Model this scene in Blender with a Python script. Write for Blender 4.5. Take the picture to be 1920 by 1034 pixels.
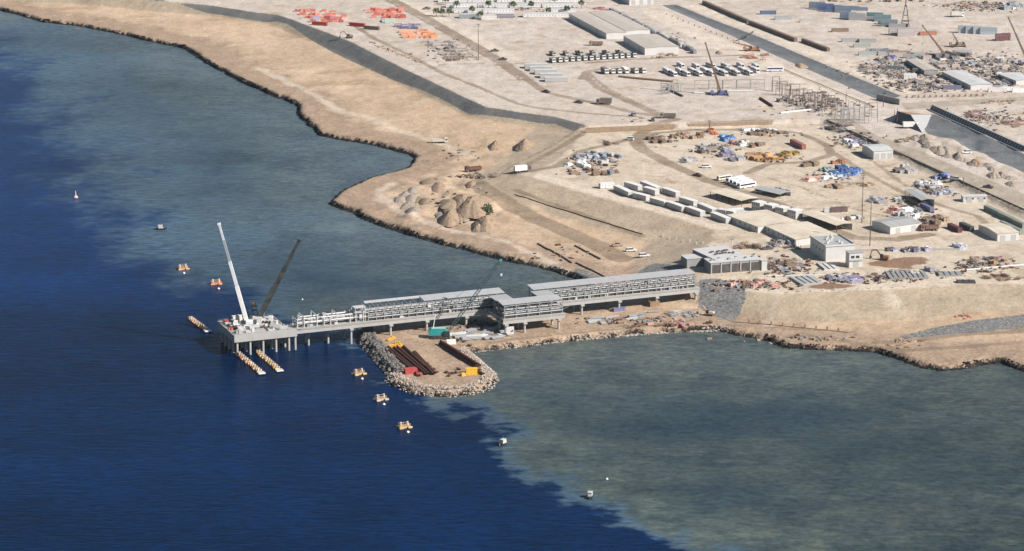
import bpy, math, random
import numpy as np
from mathutils import Vector, Matrix
R = math.radians
random.seed(7)
rng = np.random.default_rng(11)
for o in list(bpy.data.objects): bpy.data.objects.remove(o)
S = bpy.context.scene
C = S.collection

# ------------------------------------------------------------------ camera, sky, sun, exposure
F = 5500.0; PITCH = R(14.5); CAMH = 374.0
cam = bpy.data.cameras.new('camera'); co = bpy.data.objects.new('camera', cam); C.objects.link(co)
co.location = (0, 0, CAMH); co.rotation_euler = (R(90) - PITCH, 0, 0)
cam.sensor_width = 36; cam.lens = F / 1920 * 36; cam.clip_start = 1; cam.clip_end = 60000
S.camera = co
S.render.resolution_x = 1024; S.render.resolution_y = 551
SUN_EL = R(36); SUN_H = Vector((.87, -.5)).normalized()
W = bpy.data.worlds.new('World'); S.world = W; W.use_nodes = True
nt = W.node_tree; bg = nt.nodes['Background']
sky = nt.nodes.new('ShaderNodeTexSky'); sky.sky_type = 'NISHITA'; sky.sun_disc = False
sky.sun_elevation = SUN_EL; sky.sun_rotation = math.atan2(SUN_H.x, SUN_H.y)
sky.dust_density = .5; sky.air_density = 1.15
nt.links.new(sky.outputs[0], bg.inputs[0]); bg.inputs[1].default_value = 0.05
sl = bpy.data.lights.new('sun', 'SUN'); sl.energy = 5.0; sl.angle = R(.5); sl.color = (1, .94, .875)
so = bpy.data.objects.new('sun', sl); C.objects.link(so)
sd = Vector((SUN_H.x * math.cos(SUN_EL), SUN_H.y * math.cos(SUN_EL), math.sin(SUN_EL)))
so.rotation_euler = sd.to_track_quat('Z', 'Y').to_euler(); so.location = (0, 0, 300)
S.view_settings.view_transform = 'Standard'; S.view_settings.look = 'None'
S.view_settings.exposure = 0.62; S.view_settings.gamma = 1; S.view_settings.use_curve_mapping = False
S.render.engine = 'CYCLES'
HAZE = 0.000018

# ------------------------------------------------------------------ pixel -> place
cp, sp = math.cos(PITCH), math.sin(PITCH)
def P(px, py, z=0.0):
    a = (px - 960) / F; b = -(py - 517) / F
    d = (a, cp + b * sp, -sp + b * cp)
    t = (z - CAMH) / d[2]
    return Vector((d[0] * t, d[1] * t, z))
def PY(px, py, y):            # the point of a pixel's ray that lies at distance y
    a = (px - 960) / F; b = -(py - 517) / F
    t = y / (cp + b * sp)
    return Vector((a * t, y, CAMH + (-sp + b * cp) * t))
def PL(pts, z=0.0): return np.array([P(p[0], p[1], z)[:2] for p in pts])

# ------------------------------------------------------------------ numpy helpers: noise, distances
def vnoise(x, y, seed=0):
    xi = np.floor(x).astype(np.int64); yi = np.floor(y).astype(np.int64)
    fx = x - xi; fy = y - yi; fx = fx * fx * (3 - 2 * fx); fy = fy * fy * (3 - 2 * fy)
    def h(a, b):
        n = (a * 374761393 + b * 668265263 + seed * 974634777) & 0x7fffffff
        n = ((n ^ (n >> 13)) * 1274126177) & 0x7fffffff
        return ((n ^ (n >> 16)) & 0xffff) / 65535.0
    return (h(xi, yi) * (1 - fx) + h(xi + 1, yi) * fx) * (1 - fy) + (h(xi, yi + 1) * (1 - fx) + h(xi + 1, yi + 1) * fx) * fy
def fbm(x, y, o=4, seed=0):
    s = 0; a = .5
    for i in range(o): s = s + a * (vnoise(x, y, seed + i) - .5); x = x * 2.03; y = y * 2.03; a *= .5
    return s
def segdist(X, Y, pts, closed):
    d = np.full(X.shape, 1e12); n = len(pts)
    for i in range(n if closed else n - 1):
        ax, ay = pts[i]; bx, by = pts[(i + 1) % n]
        dx, dy = bx - ax, by - ay; L = dx * dx + dy * dy + 1e-9
        t = np.clip(((X - ax) * dx + (Y - ay) * dy) / L, 0, 1)
        d = np.minimum(d, (X - ax - t * dx) ** 2 + (Y - ay - t * dy) ** 2)
    return np.sqrt(d)
def inside(X, Y, pts):
    c = np.zeros(X.shape, bool); n = len(pts)
    for i in range(n):
        ax, ay = pts[i]; bx, by = pts[(i + 1) % n]
        if ay == by: continue
        k = ((ay > Y) != (by > Y)) & (X < (bx - ax) * (Y - ay) / (by - ay) + ax)
        c ^= k
    return c
def sdf(X, Y, pts):            # positive inside
    d = segdist(X, Y, pts, True)
    return np.where(inside(X, Y, pts), d, -d)
def sstep(a, b, x):
    t = np.clip((x - a) / (b - a), 0, 1); return t * t * (3 - 2 * t)

# ------------------------------------------------------------------ the shapes of the land, read off the picture
ZY, ZU, ZD = 9.0, 11.5, 10.0          # yard, upper ground, jetty deck
coast_px = [(-60, 8), (0, 20), (40, 30), (80, 42), (150, 50), (230, 66), (280, 78), (345, 91), (365, 105), (400, 126), (430, 143),
    (480, 166), (520, 184), (550, 194), (560, 202), (556, 215), (575, 231), (600, 255), (640, 263), (690, 271), (730, 281), (768, 291),
    (778, 300), (770, 312), (752, 323), (720, 333), (690, 341), (650, 360), (628, 372), (618, 383), (640, 394), (664, 400), (676, 409),
    (720, 427), (760, 439), (820, 457), (870, 470), (920, 483), (960, 493), (1000, 500), (1040, 510), (1075, 521), (1095, 530),
    (1100, 541), (1060, 566), (1020, 584), (950, 592), (800, 608), (700, 619), (672, 625), (676, 642), (694, 660), (712, 682),
    (726, 698), (735, 706), (724, 713), (740, 724), (770, 736), (800, 741), (840, 744), (880, 741), (915, 731), (930, 716), (925, 701),
    (900, 680), (880, 662), (930, 656), (1000, 648), (1060, 641), (1130, 634), (1200, 628), (1280, 623), (1350, 621), (1385, 629),
    (1440, 641), (1470, 653), (1520, 656), (1580, 658), (1640, 661), (1680, 673), (1720, 688), (1760, 696), (1800, 693), (1850, 683),
    (1880, 681), (1920, 697), (2000, 712)]
coast = np.vstack([np.array([(-14000, 6000), (-2500, 3000)]), PL(coast_px), np.array([(900, 1200), (14000, -800), (30000, -800), (30000, 60000), (-30000, 60000), (-30000, 12000)])])
crestY = [(1000, 332), (1040, 343), (1150, 375), (1250, 402), (1345, 430), (1335, 455), (1305, 480), (1290, 498), (1308, 531), (1345, 538),
    (1400, 546), (1460, 550), (1560, 546), (1660, 541), (1800, 532), (1920, 530), (2300, 522)]
yardpoly = np.vstack([PL(crestY, ZY), np.array([(30000, 1700), (30000, 60000), (-200, 60000)]), PL([(1200, 180), (1100, 247), (1085, 262), (1060, 292)], ZY)])
liner_up = [(150, -14), (280, 0), (400, 11), (470, 22), (520, 28), (540, 34), (657, 78), (753, 127), (823, 160), (911, 201), (970, 210), (1040, 219), (1100, 235)]
liner_lo = [(1077, 248), (1040, 234), (960, 222), (882, 211), (798, 169), (740, 145), (640, 100), (540, 47), (520, 41), (460, 33), (330, 12), (262, 0), (130, -12)]
upper_edge = liner_up + [(1265, 230), (1285, 231), (1450, 225), (1544, 224), (1640, 266), (1740, 312), (1830, 354), (1920, 396), (2080, 470), (2500, 640)]
upperpoly = np.vstack([np.array([(-3000, 3300)]), PL(upper_edge, ZU), np.array([(30000, 1500), (30000, 60000), (-30000, 60000)])])
linerpoly = np.vstack([PL(liner_up, ZU), PL(liner_lo, 8.6)])
# the two lined channels, upper right
ch1 = PL([(1240, 10), (1268, 9), (1330, 34), (1420, 68), (1520, 110), (1600, 143), (1690, 180), (1652, 190), (1560, 150), (1460, 107), (1360, 62)], ZU)
ch2 = PL([(1715, 214), (1752, 214), (1830, 248), (1920, 290), (2060, 355), (2010, 370), (1920, 324), (1830, 285), (1738, 250)], ZU)
gravel_polys = [PL(p, z) for p, z in [
    ([(1311, 536), (1345, 533), (1390, 545), (1400, 562), (1374, 590), (1340, 580), (1310, 566)], 6),
    ([(1184, 508), (1205, 493), (1228, 487), (1255, 494), (1288, 506), (1260, 520), (1200, 520)], 7),
    ([(1080, 500), (1100, 506), (1135, 521), (1120, 530), (1085, 527), (1068, 516)], 3),
    ([(1680, 626), (1760, 610), (1840, 598), (1925, 589), (2020, 580), (2020, 604), (1925, 612), (1840, 619), (1760, 625), (1700, 629)], 4)]]
redsoil = [PL(p, ZY) for p in [[(1628, 494), (1660, 487), (1700, 482), (1730, 484), (1738, 491), (1712, 496), (1705, 503), (1680, 503), (1650, 500)],
    [(1850, 517), (1880, 514), (1900, 519), (1870, 523)], [(1495, 540), (1520, 532), (1550, 528), (1600, 536), (1560, 545)]]]
TR = [
    ([(1097, 242), (1180, 239), (1264, 235)], 3.2, ZU - 1), ([(1292, 234), (1370, 231), (1448, 228)], 2.0, ZU - 1), ([(1548, 228), (1640, 270), (1740, 316), (1830, 358), (1920, 400)], 1.6, ZU - 1),  # (polyline px, half width m, z)  earth banks, painted shade of the raised road edge, wheel tracks, graded roads
    ([(730, -5), (790, 28), (830, 50), (900, 90), (950, 120), (990, 150), (1020, 172), (1060, 182), (1130, 197), (1190, 212), (1240, 218)], 3.2, ZU),
    ([(715, -5), (775, 28), (815, 50), (885, 90), (940, 122), (975, 150)], 1.8, ZU),
    ([(655, 42), (700, 72), (760, 100), (830, 138), (900, 165), (970, 195), (1010, 203), (1100, 213), (1200, 220)], 2.2, ZU),
    ([(1090, 148), (1100, 135), (1125, 130)], 3, ZU), ([(1095, 140), (1120, 165), (1165, 185), (1220, 210), (1245, 218)], 2.6, ZU),
    ([(1105, 138), (1135, 165), (1180, 187), (1235, 212)], 1.6, ZU),
    ([(1100, 119), (1180, 112), (1290, 107), (1400, 104)], 2.5, ZU),
    ([(1060, 113), (700, 140), (770, 122), (960, 118)], .6, ZU),
    ([(1265, 232), (1210, 245), (1190, 262), (1200, 278), (1250, 305), (1330, 340), (1400, 362), (1470, 388), (1530, 415), (1570, 435), (1600, 446), (1680, 450), (1740, 440)], 4.4, ZY),
    ([(1200, 262), (1230, 250), (1300, 244), (1440, 243), (1500, 250), (1550, 272), (1560, 290), (1520, 303), (1440, 308), (1400, 325)], 3.0, ZY),
    ([(1560, 285), (1610, 318), (1690, 360), (1760, 385), (1830, 405), (1850, 420)], 2.2, ZY),
    ([(1560, 262), (1640, 305), (1700, 350)], 1.6, ZY), ([(1400, 325), (1500, 350), (1600, 392), (1700, 415)], 1.2, ZY),
    ([(1095, 255), (1060, 275), (1010, 300), (960, 327)], 2.6, ZY - 2), ([(1085, 256), (1040, 283), (975, 312), (935, 335)], 1.2, 4),
    ([(960, 330), (1040, 320), (1090, 290), (1180, 268)], 3, ZY - 2),
    ([(1480, 628), (1560, 632), (1640, 648), (1700, 655), (1780, 650), (1920, 640)], 2.5, 3), ([(1640, 640), (1720, 636), (1820, 626), (1930, 622)], 2.5, 3),
    ([(1345, 607), (1420, 610), (1520, 617), (1600, 622), (1660, 640), (1700, 665)], 1.2, 3),
    ([(895, 352), (940, 378), (980, 400), (1050, 428), (1130, 462), (1165, 482)], 6.5, 4), ([(965, 362), (1040, 388), (1120, 414), (1205, 442)], 2.0, 5),
    ([(880, 650), (960, 634), (1080, 622), (1230, 608)], 1.6, 3)]
_tr = random.Random(5)
for (x0, y0, x1, y1, n_) in ((1130, 270, 1700, 420, 16), (1400, 300, 1850, 440, 14), (980, 130, 1320, 225, 14), (860, 40, 1060, 110, 8), (1280, 110, 1560, 220, 10), (1560, 10, 1900, 90, 8), (560, 60, 860, 200, 8), (800, 300, 1060, 470, 12), (640, 200, 980, 300, 8), (1380, 560, 1900, 660, 14), (720, 620, 900, 720, 8)):
    for _ in range(n_):
        x = _tr.uniform(x0, x1); y = _tr.uniform(y0, y1); d = _tr.uniform(-.35, .6); pts = [(x, y)]
        for _k in range(6): x += 15; d += _tr.uniform(-.22, .22); y += 15 * d * .6; pts.append((x, y))
        TR.append((pts, _tr.uniform(-.1, .5), ZU if y < 240 else (ZY if x > 1100 and y < 520 else 4)))
LIGHT = [  # paler graded ways
    ([(480, 120), (530, 142), (600, 178), (640, 203), (690, 217), (740, 238), (790, 250), (850, 274), (900, 292)], 2.2, 5), ([(735, 342), (708, 358), (722, 378), (760, 402), (840, 428), (900, 440), (950, 455), (1010, 478), (1055, 503)], 2.0, 3),
    ([(990, 325), (1100, 358), (1250, 398), (1350, 428)], 3.5, ZY), ([(740, -5), (800, 25), (860, 52), (960, 110)], 5, ZU),
    ([(1230, 24), (1330, 75), (1440, 122), (1560, 176), (1640, 202)], 9, ZU), ([(1300, 12), (1400, 48), (1560, 112), (1700, 172)], 6, ZU),
    ([(1460, 556), (1440, 600)], .8, 6), ([(1655, 545), (1672, 560), (1685, 585)], 1.4, 6)]
road_main = PL([(1544, 222), (1600, 226), (1643, 254), (1700, 276), (1780, 308), (1860, 340), (1920, 364), (2080, 428), (2080, 466), (1920, 393), (1830, 352), (1740, 311), (1640, 265)], ZU)

road_cross = PL([(1688, 194), (1740, 191), (1800, 188), (1940, 180), (1940, 188), (1800, 198), (1740, 203), (1700, 206)], ZU)

def height(X, Y):
    n = fbm(X / 26, Y / 26, 4, 3)
    cst = sdf(X, Y, coast) + fbm(X / 9, Y / 9, 3, 21) * 7.5 * sstep(-40, 0, -np.hypot(X - P(800, 690)[0], (Y - P(800, 690)[1]) / 2.2) + 60) * 0 + fbm(X / 9, Y / 9, 3, 21) * 6.5
    cl = sstep(-.9, .9, cst)
    base = -4.5 + cl * 6.7 + np.clip(cst, 0, 60) * .012 + n * .5 + np.clip(cst - 25, 0, 110) * .052 * (1 - np.exp(-((X - P(1300, 560)[0]) / 210) ** 2 - ((Y - P(1300, 560)[1]) / 260) ** 2))
    base = base + cl * fbm(X / 5, Y / 5, 2, 8) * .5 * sstep(60, 10, cst)
    ya = sdf(X, Y, yardpoly)
    ab = P(1312, 540, ZY)
    wdt = 38 - 24 * np.exp(-((X - ab.x) ** 2 + ((Y - ab.y) * .8) ** 2) / 45 ** 2)
    k = np.clip(1 + ya / wdt, 0, 1)
    h = base + (ZY + (n * .12 + fbm(X / 7, Y / 9, 3, 33) * .3) - base) * k
    ud = sdf(X, Y, upperpoly)
    wu = np.where(k > .9, 3.6, 12.0)
    ku = np.clip(1 + ud / wu, 0, 1)
    h = h + (ZU + n * .25 - h) * ku
    for ch, dep in ((ch1, .8), (ch2, 1.0)):
        s = sdf(X, Y, ch)
        h = h - dep * np.clip(s / 4.5, 0, 1)
    h = h + fbm(X / 8, Y / 12, 3, 33) * .45 * (cst > 2)
    # rough spoil ground on the headland and along the raised road
    for (qx, qy, a, b, z, sd_) in ((840, 385, 34, 60, 4.2, 41), (1800, 300, 34, 40, 3.6, 43), (870, 295, 40, 60, 2.2, 47), (960, 470, 30, 40, 1.6, 49), (640, 190, 60, 90, 1.0, 51)):
        q = P(qx, qy, 4); g = np.exp(-((X - q.x) / a) ** 2 - ((Y - q.y) / b) ** 2)
        h = h + g * z * (fbm(X / 11, Y / 17, 4, sd_) * 2 + .2) * (cst > 3)
    return h, cst, ya, ud, k, ku

def spaced(lo, hi, step, far_lo, far_hi):
    core = np.arange(lo, hi + .1, step); s = step * 1.6; a = []; v = core[-1]
    while v < far_hi: v += s; a.append(v); s *= 1.5
    s = step * 1.6; b = []; v = core[0]
    while v > far_lo: v -= s; b.append(v); s *= 1.5
    return np.concatenate([np.array(b[::-1]), core, np.array(a)])
def gridmesh(name, gx, gy, Z, attrs, mat):
    nx, ny = len(gx), len(gy); XX, YY = np.meshgrid(gx, gy)
    v = np.stack([XX, YY, Z], -1).reshape(-1, 3).astype(np.float32)
    i = np.arange(nx * ny).reshape(ny, nx)
    f = np.stack([i[:-1, :-1], i[:-1, 1:], i[1:, 1:], i[1:, :-1]], -1).reshape(-1, 4)
    me = bpy.data.meshes.new(name); me.vertices.add(len(v)); me.vertices.foreach_set('co', v.ravel())
    me.loops.add(f.size); me.loops.foreach_set('vertex_index', f.ravel().astype(np.int32))
    me.polygons.add(len(f)); me.polygons.foreach_set('loop_start', np.arange(0, f.size, 4, dtype=np.int32))
    me.polygons.foreach_set('use_smooth', np.ones(len(f), bool))
    me.update(calc_edges=True)
    for k, a in attrs.items():
        at = me.attributes.new(k, 'FLOAT', 'POINT'); at.data.foreach_set('value', a.ravel().astype(np.float32))
    me.materials.append(mat); o = bpy.data.objects.new(name, me); C.objects.link(o); o['kind'] = 'structure'
    return o

# ------------------------------------------------------------------ materials
class NT:
    def __init__(s, name):
        s.m = bpy.data.materials.new(name); s.m.use_nodes = True; s.t = s.m.node_tree; s.b = s.t.nodes['Principled BSDF']
        s.tc = s.n('ShaderNodeNewGeometry'); s.pos = s.tc.outputs['Position']
    def n(s, t, **k):
        q = s.t.nodes.new(t)
        for a, b in k.items(): setattr(q, a, b)
        return q
    def set(s, sock, v):
        if hasattr(v, 'is_linked') or isinstance(v, bpy.types.NodeSocket): s.t.links.new(v, sock)
        else: sock.default_value = v
    def math(s, op, a, b=0.0, c=None):
        q = s.n('ShaderNodeMath', operation=op); s.set(q.inputs[0], a); s.set(q.inputs[1], b)
        if c is not None: s.set(q.inputs[2], c)
        return q.outputs[0]
    def noise(s, scale, detail=4, rough=.55, vec=None, stretch=None):
        q = s.n('ShaderNodeTexNoise'); q.inputs['Scale'].default_value = scale; q.inputs['Detail'].default_value = detail; q.inputs['Roughness'].default_value = rough
        v = vec or s.pos
        if stretch:
            mp = s.n('ShaderNodeMapping'); s.t.links.new(v, mp.inputs[0]); mp.inputs['Scale'].default_value = stretch[:3]
            if len(stretch) > 3: mp.inputs['Rotation'].default_value = (0, 0, stretch[3])
            v = mp.outputs[0]
        s.t.links.new(v, q.inputs['Vector']); return q.outputs['Fac']
    def ramp(s, x, a, b):          # smooth 0..1 between a and b
        q = s.n('ShaderNodeMapRange', interpolation_type='SMOOTHSTEP'); s.set(q.inputs[0], x); q.inputs[1].default_value = a; q.inputs[2].default_value = b
        return q.outputs[0]
    def lin(s, x, a, b, c, d):
        q = s.n('ShaderNodeMapRange'); s.set(q.inputs[0], x)
        for i, v in enumerate((a, b, c, d)): q.inputs[i + 1].default_value = v
        return q.outputs[0]
    def mix(s, f, a, b, mode='MIX'):
        q = s.n('ShaderNodeMix', data_type='RGBA', blend_type=mode); s.set(q.inputs[0], f)
        for i, v in ((6, a), (7, b)):
            if isinstance(v, tuple): q.inputs[i].default_value = (*v, 1)
            else: s.t.links.new(v, q.inputs[i])
        return q.outputs[2]
    def attr(s, name):
        q = s.n('ShaderNodeAttribute'); q.attribute_name = name; return q.outputs['Fac']
    def bump(s, h, strength=.5, dist=.1):
        q = s.n('ShaderNodeBump'); s.set(q.inputs['Height'], h); q.inputs['Strength'].default_value = strength; q.inputs['Distance'].default_value = dist
        s.t.links.new(q.outputs[0], s.b.inputs['Normal'])
    def out(s, col, rough=.9):
        s.set(s.b.inputs['Base Color'], col if not isinstance(col, tuple) else (*col, 1)); s.set(s.b.inputs['Roughness'], rough); s.b.inputs['Specular IOR Level'].default_value = .25
        return s.m
def mat(name, rgb, rough=.7, metal=0, var=.25, scale=.5, objcol=False, bump=0, dirt=(.36, .27, .18)):
    q = NT(name)
    n1 = q.noise(scale, 5); n2 = q.noise(scale * 7, 3)
    base = rgb
    if objcol: base = q.n('ShaderNodeObjectInfo').outputs['Color']
    f = q.math('MULTIPLY', q.ramp(n1, .35, .8), var)
    c = q.mix(f, base, dirt)
    c = q.mix(1.0, c, q.mix(n2, (1 - var * .5,) * 3, (1 + var * .3,) * 3), 'MULTIPLY')
    if bump: q.bump(n2, bump, .05)
    q.b.inputs['Metallic'].default_value = metal
    return q.out(c, rough)
M = {}
M['paint'] = mat('painted_metal', (1, 1, 1), .55, 0, .22, .35, True)
M['white'] = mat('white_painted_panel', (.52, .515, .505), .6, 0, .18, .25)
M['cream'] = mat('cream_roof_sheet', (.62, .55, .44), .6, 0, .42, .13)
M['roofw'] = mat('pale_grey_roof_sheet', (.55, .56, .56), .5, 0, .42, .13)
M['roofg'] = mat('grey_roof_sheet', (.36, .37, .37), .55, 0, .25, .2)
M['steel'] = mat('galvanised_steel', (.31, .32, .335), .5, .3, .25, .6)
M['darksteel'] = mat('dark_steel', (.07, .07, .075), .55, .3, .3, .6)
M['glass'] = mat('dark_window_glass', (.03, .04, .05), .15, 0, .1, .5)
M['rubber'] = mat('black_rubber', (.025, .025, .027), .85, 0, .3, 1)
M['conc'] = mat('pale_concrete', (.36, .355, .345), .85, 0, .3, .3, bump=.3, dirt=(.25, .22, .18))
M['concd'] = mat('grey_concrete', (.27, .27, .27), .85, 0, .3, .3, bump=.3, dirt=(.16, .15, .13))
M['rust'] = mat('rusty_steel_pipe', (.115, .05, .035), .75, .2, .45, .5, bump=.2, dirt=(.05, .03, .025))
M['timber'] = mat('weathered_timber', (.24, .16, .10), .85, 0, .4, .8)
M['orange'] = mat('orange_plastic_float', (.72, .27, .08), .55, 0, .25, .8, dirt=(.5, .35, .2))
M['soil'] = mat('brown_spoil', (.34, .25, .175), .95, 0, .8, .45, bump=.8, dirt=(.2, .14, .095))
M['rockp'] = mat('pale_armour_rock', (.43, .375, .325), .9, 0, .5, .4, bump=.8, dirt=(.3, .24, .19))
M['rockd'] = mat('dark_wet_rock', (.17, .155, .145), .75, 0, .6, .35, bump=.8, dirt=(.05, .045, .04))
M['coral'] = mat('dark_coral_rock', (.014, .012, .011), .85, 0, .5, .5, bump=.9, dirt=(.045, .035, .028))
M['tarp'] = mat('plastic_tarpaulin', (1, 1, 1), .45, 0, .15, .6, True)
M['brownsteel'] = mat('brown_primed_steel', (.17, .125, .105), .6, .1, .3, .6)
M['tanc'] = mat('tan_concrete', (.40, .33, .28), .85, 0, .3, .4, dirt=(.25, .19, .15))
M['linerdark'] = mat('dark_geotextile', (.11, .115, .125), .85, 0, .3, .3)
M['spoilg'] = mat('grey_brown_spoil', (.36, .30, .245), .95, 0, .8, .5, bump=.8, dirt=(.2, .165, .135))
M['beige'] = mat('beige_roof_sheet', (.47, .43, .385), .6, 0, .42, .13)
M['rackroof'] = mat('weathered_rack_roof', (.40, .41, .42), .5, 0, .35, .3)
M['roofwhite'] = mat('white_cabin_roof', (.68, .675, .66), .6, 0, .22, .2)
M['leaf'] = mat('dusty_green_leaves', (.05, .075, .03), .8, 0, .4, 1.2, dirt=(.09, .09, .04))
M['trunk'] = mat('brown_bark', (.12, .08, .05), .9)

# terrain
q = NT('desert_ground')
a_c, a_l, a_g, a_t, a_li, a_r, a_rs, a_y, a_u, a_ch = (q.attr(k) for k in ('coast', 'liner', 'gravel', 'track', 'light', 'road', 'redsoil', 'slope', 'upper', 'channel'))
n_big = q.noise(.012, 5, .55); n_mid = q.noise(.07, 6, .6); n_fine = q.noise(.55, 5, .65); n_grain = q.noise(2.4, 3, .7)
n_str = q.noise(.05, 6, .62, stretch=(.35, 1, 1, .5))
sand = q.mix(q.ramp(n_big, .35, .65), (.565, .42, .29), (.48, .35, .235))
sand = q.mix(q.ramp(n_str, .5, .75), sand, (.36, .25, .15))
sand = q.mix(q.math('MULTIPLY', q.ramp(n_mid, .52, .72), .7), sand, (.58, .46, .33))
n_sc = q.noise(.22, 5, .7); sand = q.mix(q.math('MULTIPLY', q.ramp(n_sc, .55, .75), .55), sand, (.27, .19, .125))
yard = q.mix(q.ramp(n_big, .35, .68), (.575, .49, .385), (.515, .43, .33))
yard = q.mix(q.math('MULTIPLY', q.ramp(n_str, .5, .8), .55), yard, (.38, .285, .19))
yard = q.mix(q.math('MULTIPLY', q.ramp(n_mid, .58, .8), .6), yard, (.58, .50, .39))
upg = q.mix(q.ramp(n_big, .35, .68), (.545, .475, .415), (.495, .42, .355))
upg = q.mix(q.math('MULTIPLY', q.ramp(n_str, .52, .8), .5), upg, (.44, .365, .29))
yard = q.mix(a_u, yard, upg)
slope = q.mix(q.ramp(n_str, .35, .7), (.43, .345, .25), (.38, .30, .215))
slope = q.mix(q.math('MULTIPLY', q.ramp(n_fine, .5, .8), .4), slope, (.45, .37, .26))
ys = q.math('ADD', a_y, q.lin(n_mid, .3, .7, -.06, .06))
col = q.mix(q.ramp(ys, .02, .10), sand, slope); col = q.mix(q.ramp(ys, .93, 1.0), col, yard)
# scrubby coral terrace behind the cliff
cn = q.math('ADD', a_c, q.lin(n_mid, .2, .8, -14, 14))
terr = q.mix(q.ramp(n_fine, .3, .7), (.30, .21, .15), (.42, .31, .215))
col = q.mix(q.math('MULTIPLY', q.math('SUBTRACT', 1, q.ramp(cn, 20, 38)), q.math('SUBTRACT', 1, q.ramp(ys, .02, .2))), col, terr)
li = q.math('ADD', a_li, q.lin(n_mid, .2, .8, -5, 5)); col = q.mix(q.math('MULTIPLY', q.math('SUBTRACT', 1, q.ramp(li, -2, 3)), .6), col, (.66, .565, .455))
tk = q.math('ADD', a_t, q.lin(n_mid, .2, .8, -1.3, 1.3))
rut = q.lin(n_str, .3, .7, .55, .95)
col = q.mix(q.math('MULTIPLY', q.math('SUBTRACT', 1, q.ramp(tk, -1, .8)), rut), col, (.235, .175, .12))
rd = q.math('ADD', a_r, q.lin(n_fine, .2, .8, -.6, .6)); col = q.mix(q.ramp(rd, -.3, .4), col, q.mix(n_str, (.34, .285, .225), (.44, .375, .30)))
rs = q.math('ADD', a_rs, q.lin(n_mid, .2, .8, -5, 5)); col = q.mix(q.math('MULTIPLY', q.ramp(rs, -1, 1), .85), col, (.20, .10, .055))
stone = q.n('ShaderNodeTexVoronoi'); stone.inputs['Scale'].default_value = .95; q.t.links.new(q.pos, stone.inputs['Vector'])
gcol = q.mix(q.ramp(n_fine, .35, .68), (.31, .30, .28), (.16, .16, .155))
gcol = q.mix(q.math('MULTIPLY', q.ramp(stone.outputs['Distance'], .3, .7), .6), gcol, (.09, .09, .09))
gcol = q.mix(1.0, gcol, q.mix(q.ramp(n_grain, .3, .7), (.7,) * 3, (1.3,) * 3), 'MULTIPLY')
gr = q.math('ADD', a_g, q.lin(n_fine, .2, .8, -1.2, 1.2)); col = q.mix(q.ramp(gr, -.4, .4), col, gcol)
lcol = q.mix(q.ramp(n_str, .3, .7), (.125, .125, .12), (.165, .16, .15)); lcol = q.mix(q.math('MULTIPLY', q.ramp(n_fine, .5, .8), .4), lcol, (.24, .215, .18))
ln = q.math('ADD', a_l, q.lin(n_fine, .2, .8, -.5, .5)); col = q.mix(q.ramp(ln, -.3, .3), col, lcol)
ccol = q.mix(q.ramp(n_str, .3, .7), (.125, .132, .138), (.165, .17, .172))
cc = q.math('ADD', a_ch, q.lin(n_fine, .2, .8, -.4, .4)); col = q.mix(q.ramp(cc, -.2, .3), col, ccol)
# grit, dark pebbles and scattered rubbish
col = q.mix(q.math('MULTIPLY', q.ramp(n_grain, .62, .8), .35), col, (.15, .11, .08))
sc = q.n('ShaderNodeTexVoronoi'); sc.inputs['Scale'].default_value = .16; q.t.links.new(q.pos, sc.inputs['Vector'])
spk = q.math('MULTIPLY', q.math('SUBTRACT', 1, q.ramp(sc.outputs['Distance'], .08, .17)), q.ramp(n_mid, .5, .62))
col = q.mix(q.math('MULTIPLY', spk, .7), col, (.13, .10, .075))
n_t1 = q.noise(.33, 7, .78); n_t2 = q.noise(.11, 6, .7, stretch=(1, .6, 1))
col = q.mix(1.0, col, q.mix(q.ramp(n_t1, .32, .68), (.85,) * 3, (1.09,) * 3), 'MULTIPLY')
col = q.mix(1.0, col, q.mix(q.ramp(n_t2, .3, .7), (.86,) * 3, (1.1,) * 3), 'MULTIPLY')
# dark wave-cut rock edge
cd = q.math('ADD', a_c, q.lin(n_fine, .2, .8, -1.5, 1.5)); col = q.mix(q.math('SUBTRACT', 1, q.ramp(cd, .5, 2.2)), col, (.022, .018, .015))
hgt = q.math('ADD', q.math('MULTIPLY', n_fine, .6), q.math('ADD', q.math('MULTIPLY', n_grain, .3), q.math('MULTIPLY', n_mid, 1.2)))
q.bump(hgt, .8, 1.0)
M['ground'] = q.out(col, .95)

# sea
q = NT('sea_water')
s_s, s_d, s_c = q.attr('shallow'), q.attr('weed'), q.attr('coast')
n1 = q.noise(.02, 6, .6); n2 = q.noise(.12, 5, .6, stretch=(.7, 1, 1)); n3 = q.noise(.4, 4, .6, stretch=(.35, 1, 1)); n4 = q.noise(1.1, 3, .6, stretch=(.5, 1, 1)); s_e = q.attr('rim'); s_k = q.ramp(q.attr('reef_haze_side'), .13, .9); n5 = q.noise(.2, 3, .6, stretch=(.35, 1, 1, .12))
sh = q.math('ADD', s_s, q.lin(n1, .3, .7, -.12, .12)); sh = q.math('ADD', sh, q.math('MULTIPLY', q.lin(n2, .3, .7, -.22, .22), q.lin(s_k, 0, 1, .3, 1)))
deep = q.mix(q.ramp(n1, .35, .65), (.0002, .0100, .041), (.0005, .0132, .054)); deep = q.mix(s_k, q.mix(q.ramp(n1, .35, .65), (.0006, .0165, .072), (.0010, .0200, .088)), deep)  # northern deep water painted bluer for distance haze and sky reflection
reef = q.mix(q.ramp(n1, .38, .62), (.052, .070, .072), (.032, .048, .056))
reef = q.mix(q.ramp(n2, .45, .72), reef, (.074, .090, .080))
wd = q.math('ADD', s_d, q.lin(n2, .25, .75, -.4, .4)); reef = q.mix(q.math('MULTIPLY', q.ramp(wd, .2, .8), .85), reef, (.026, .046, .062))
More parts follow.
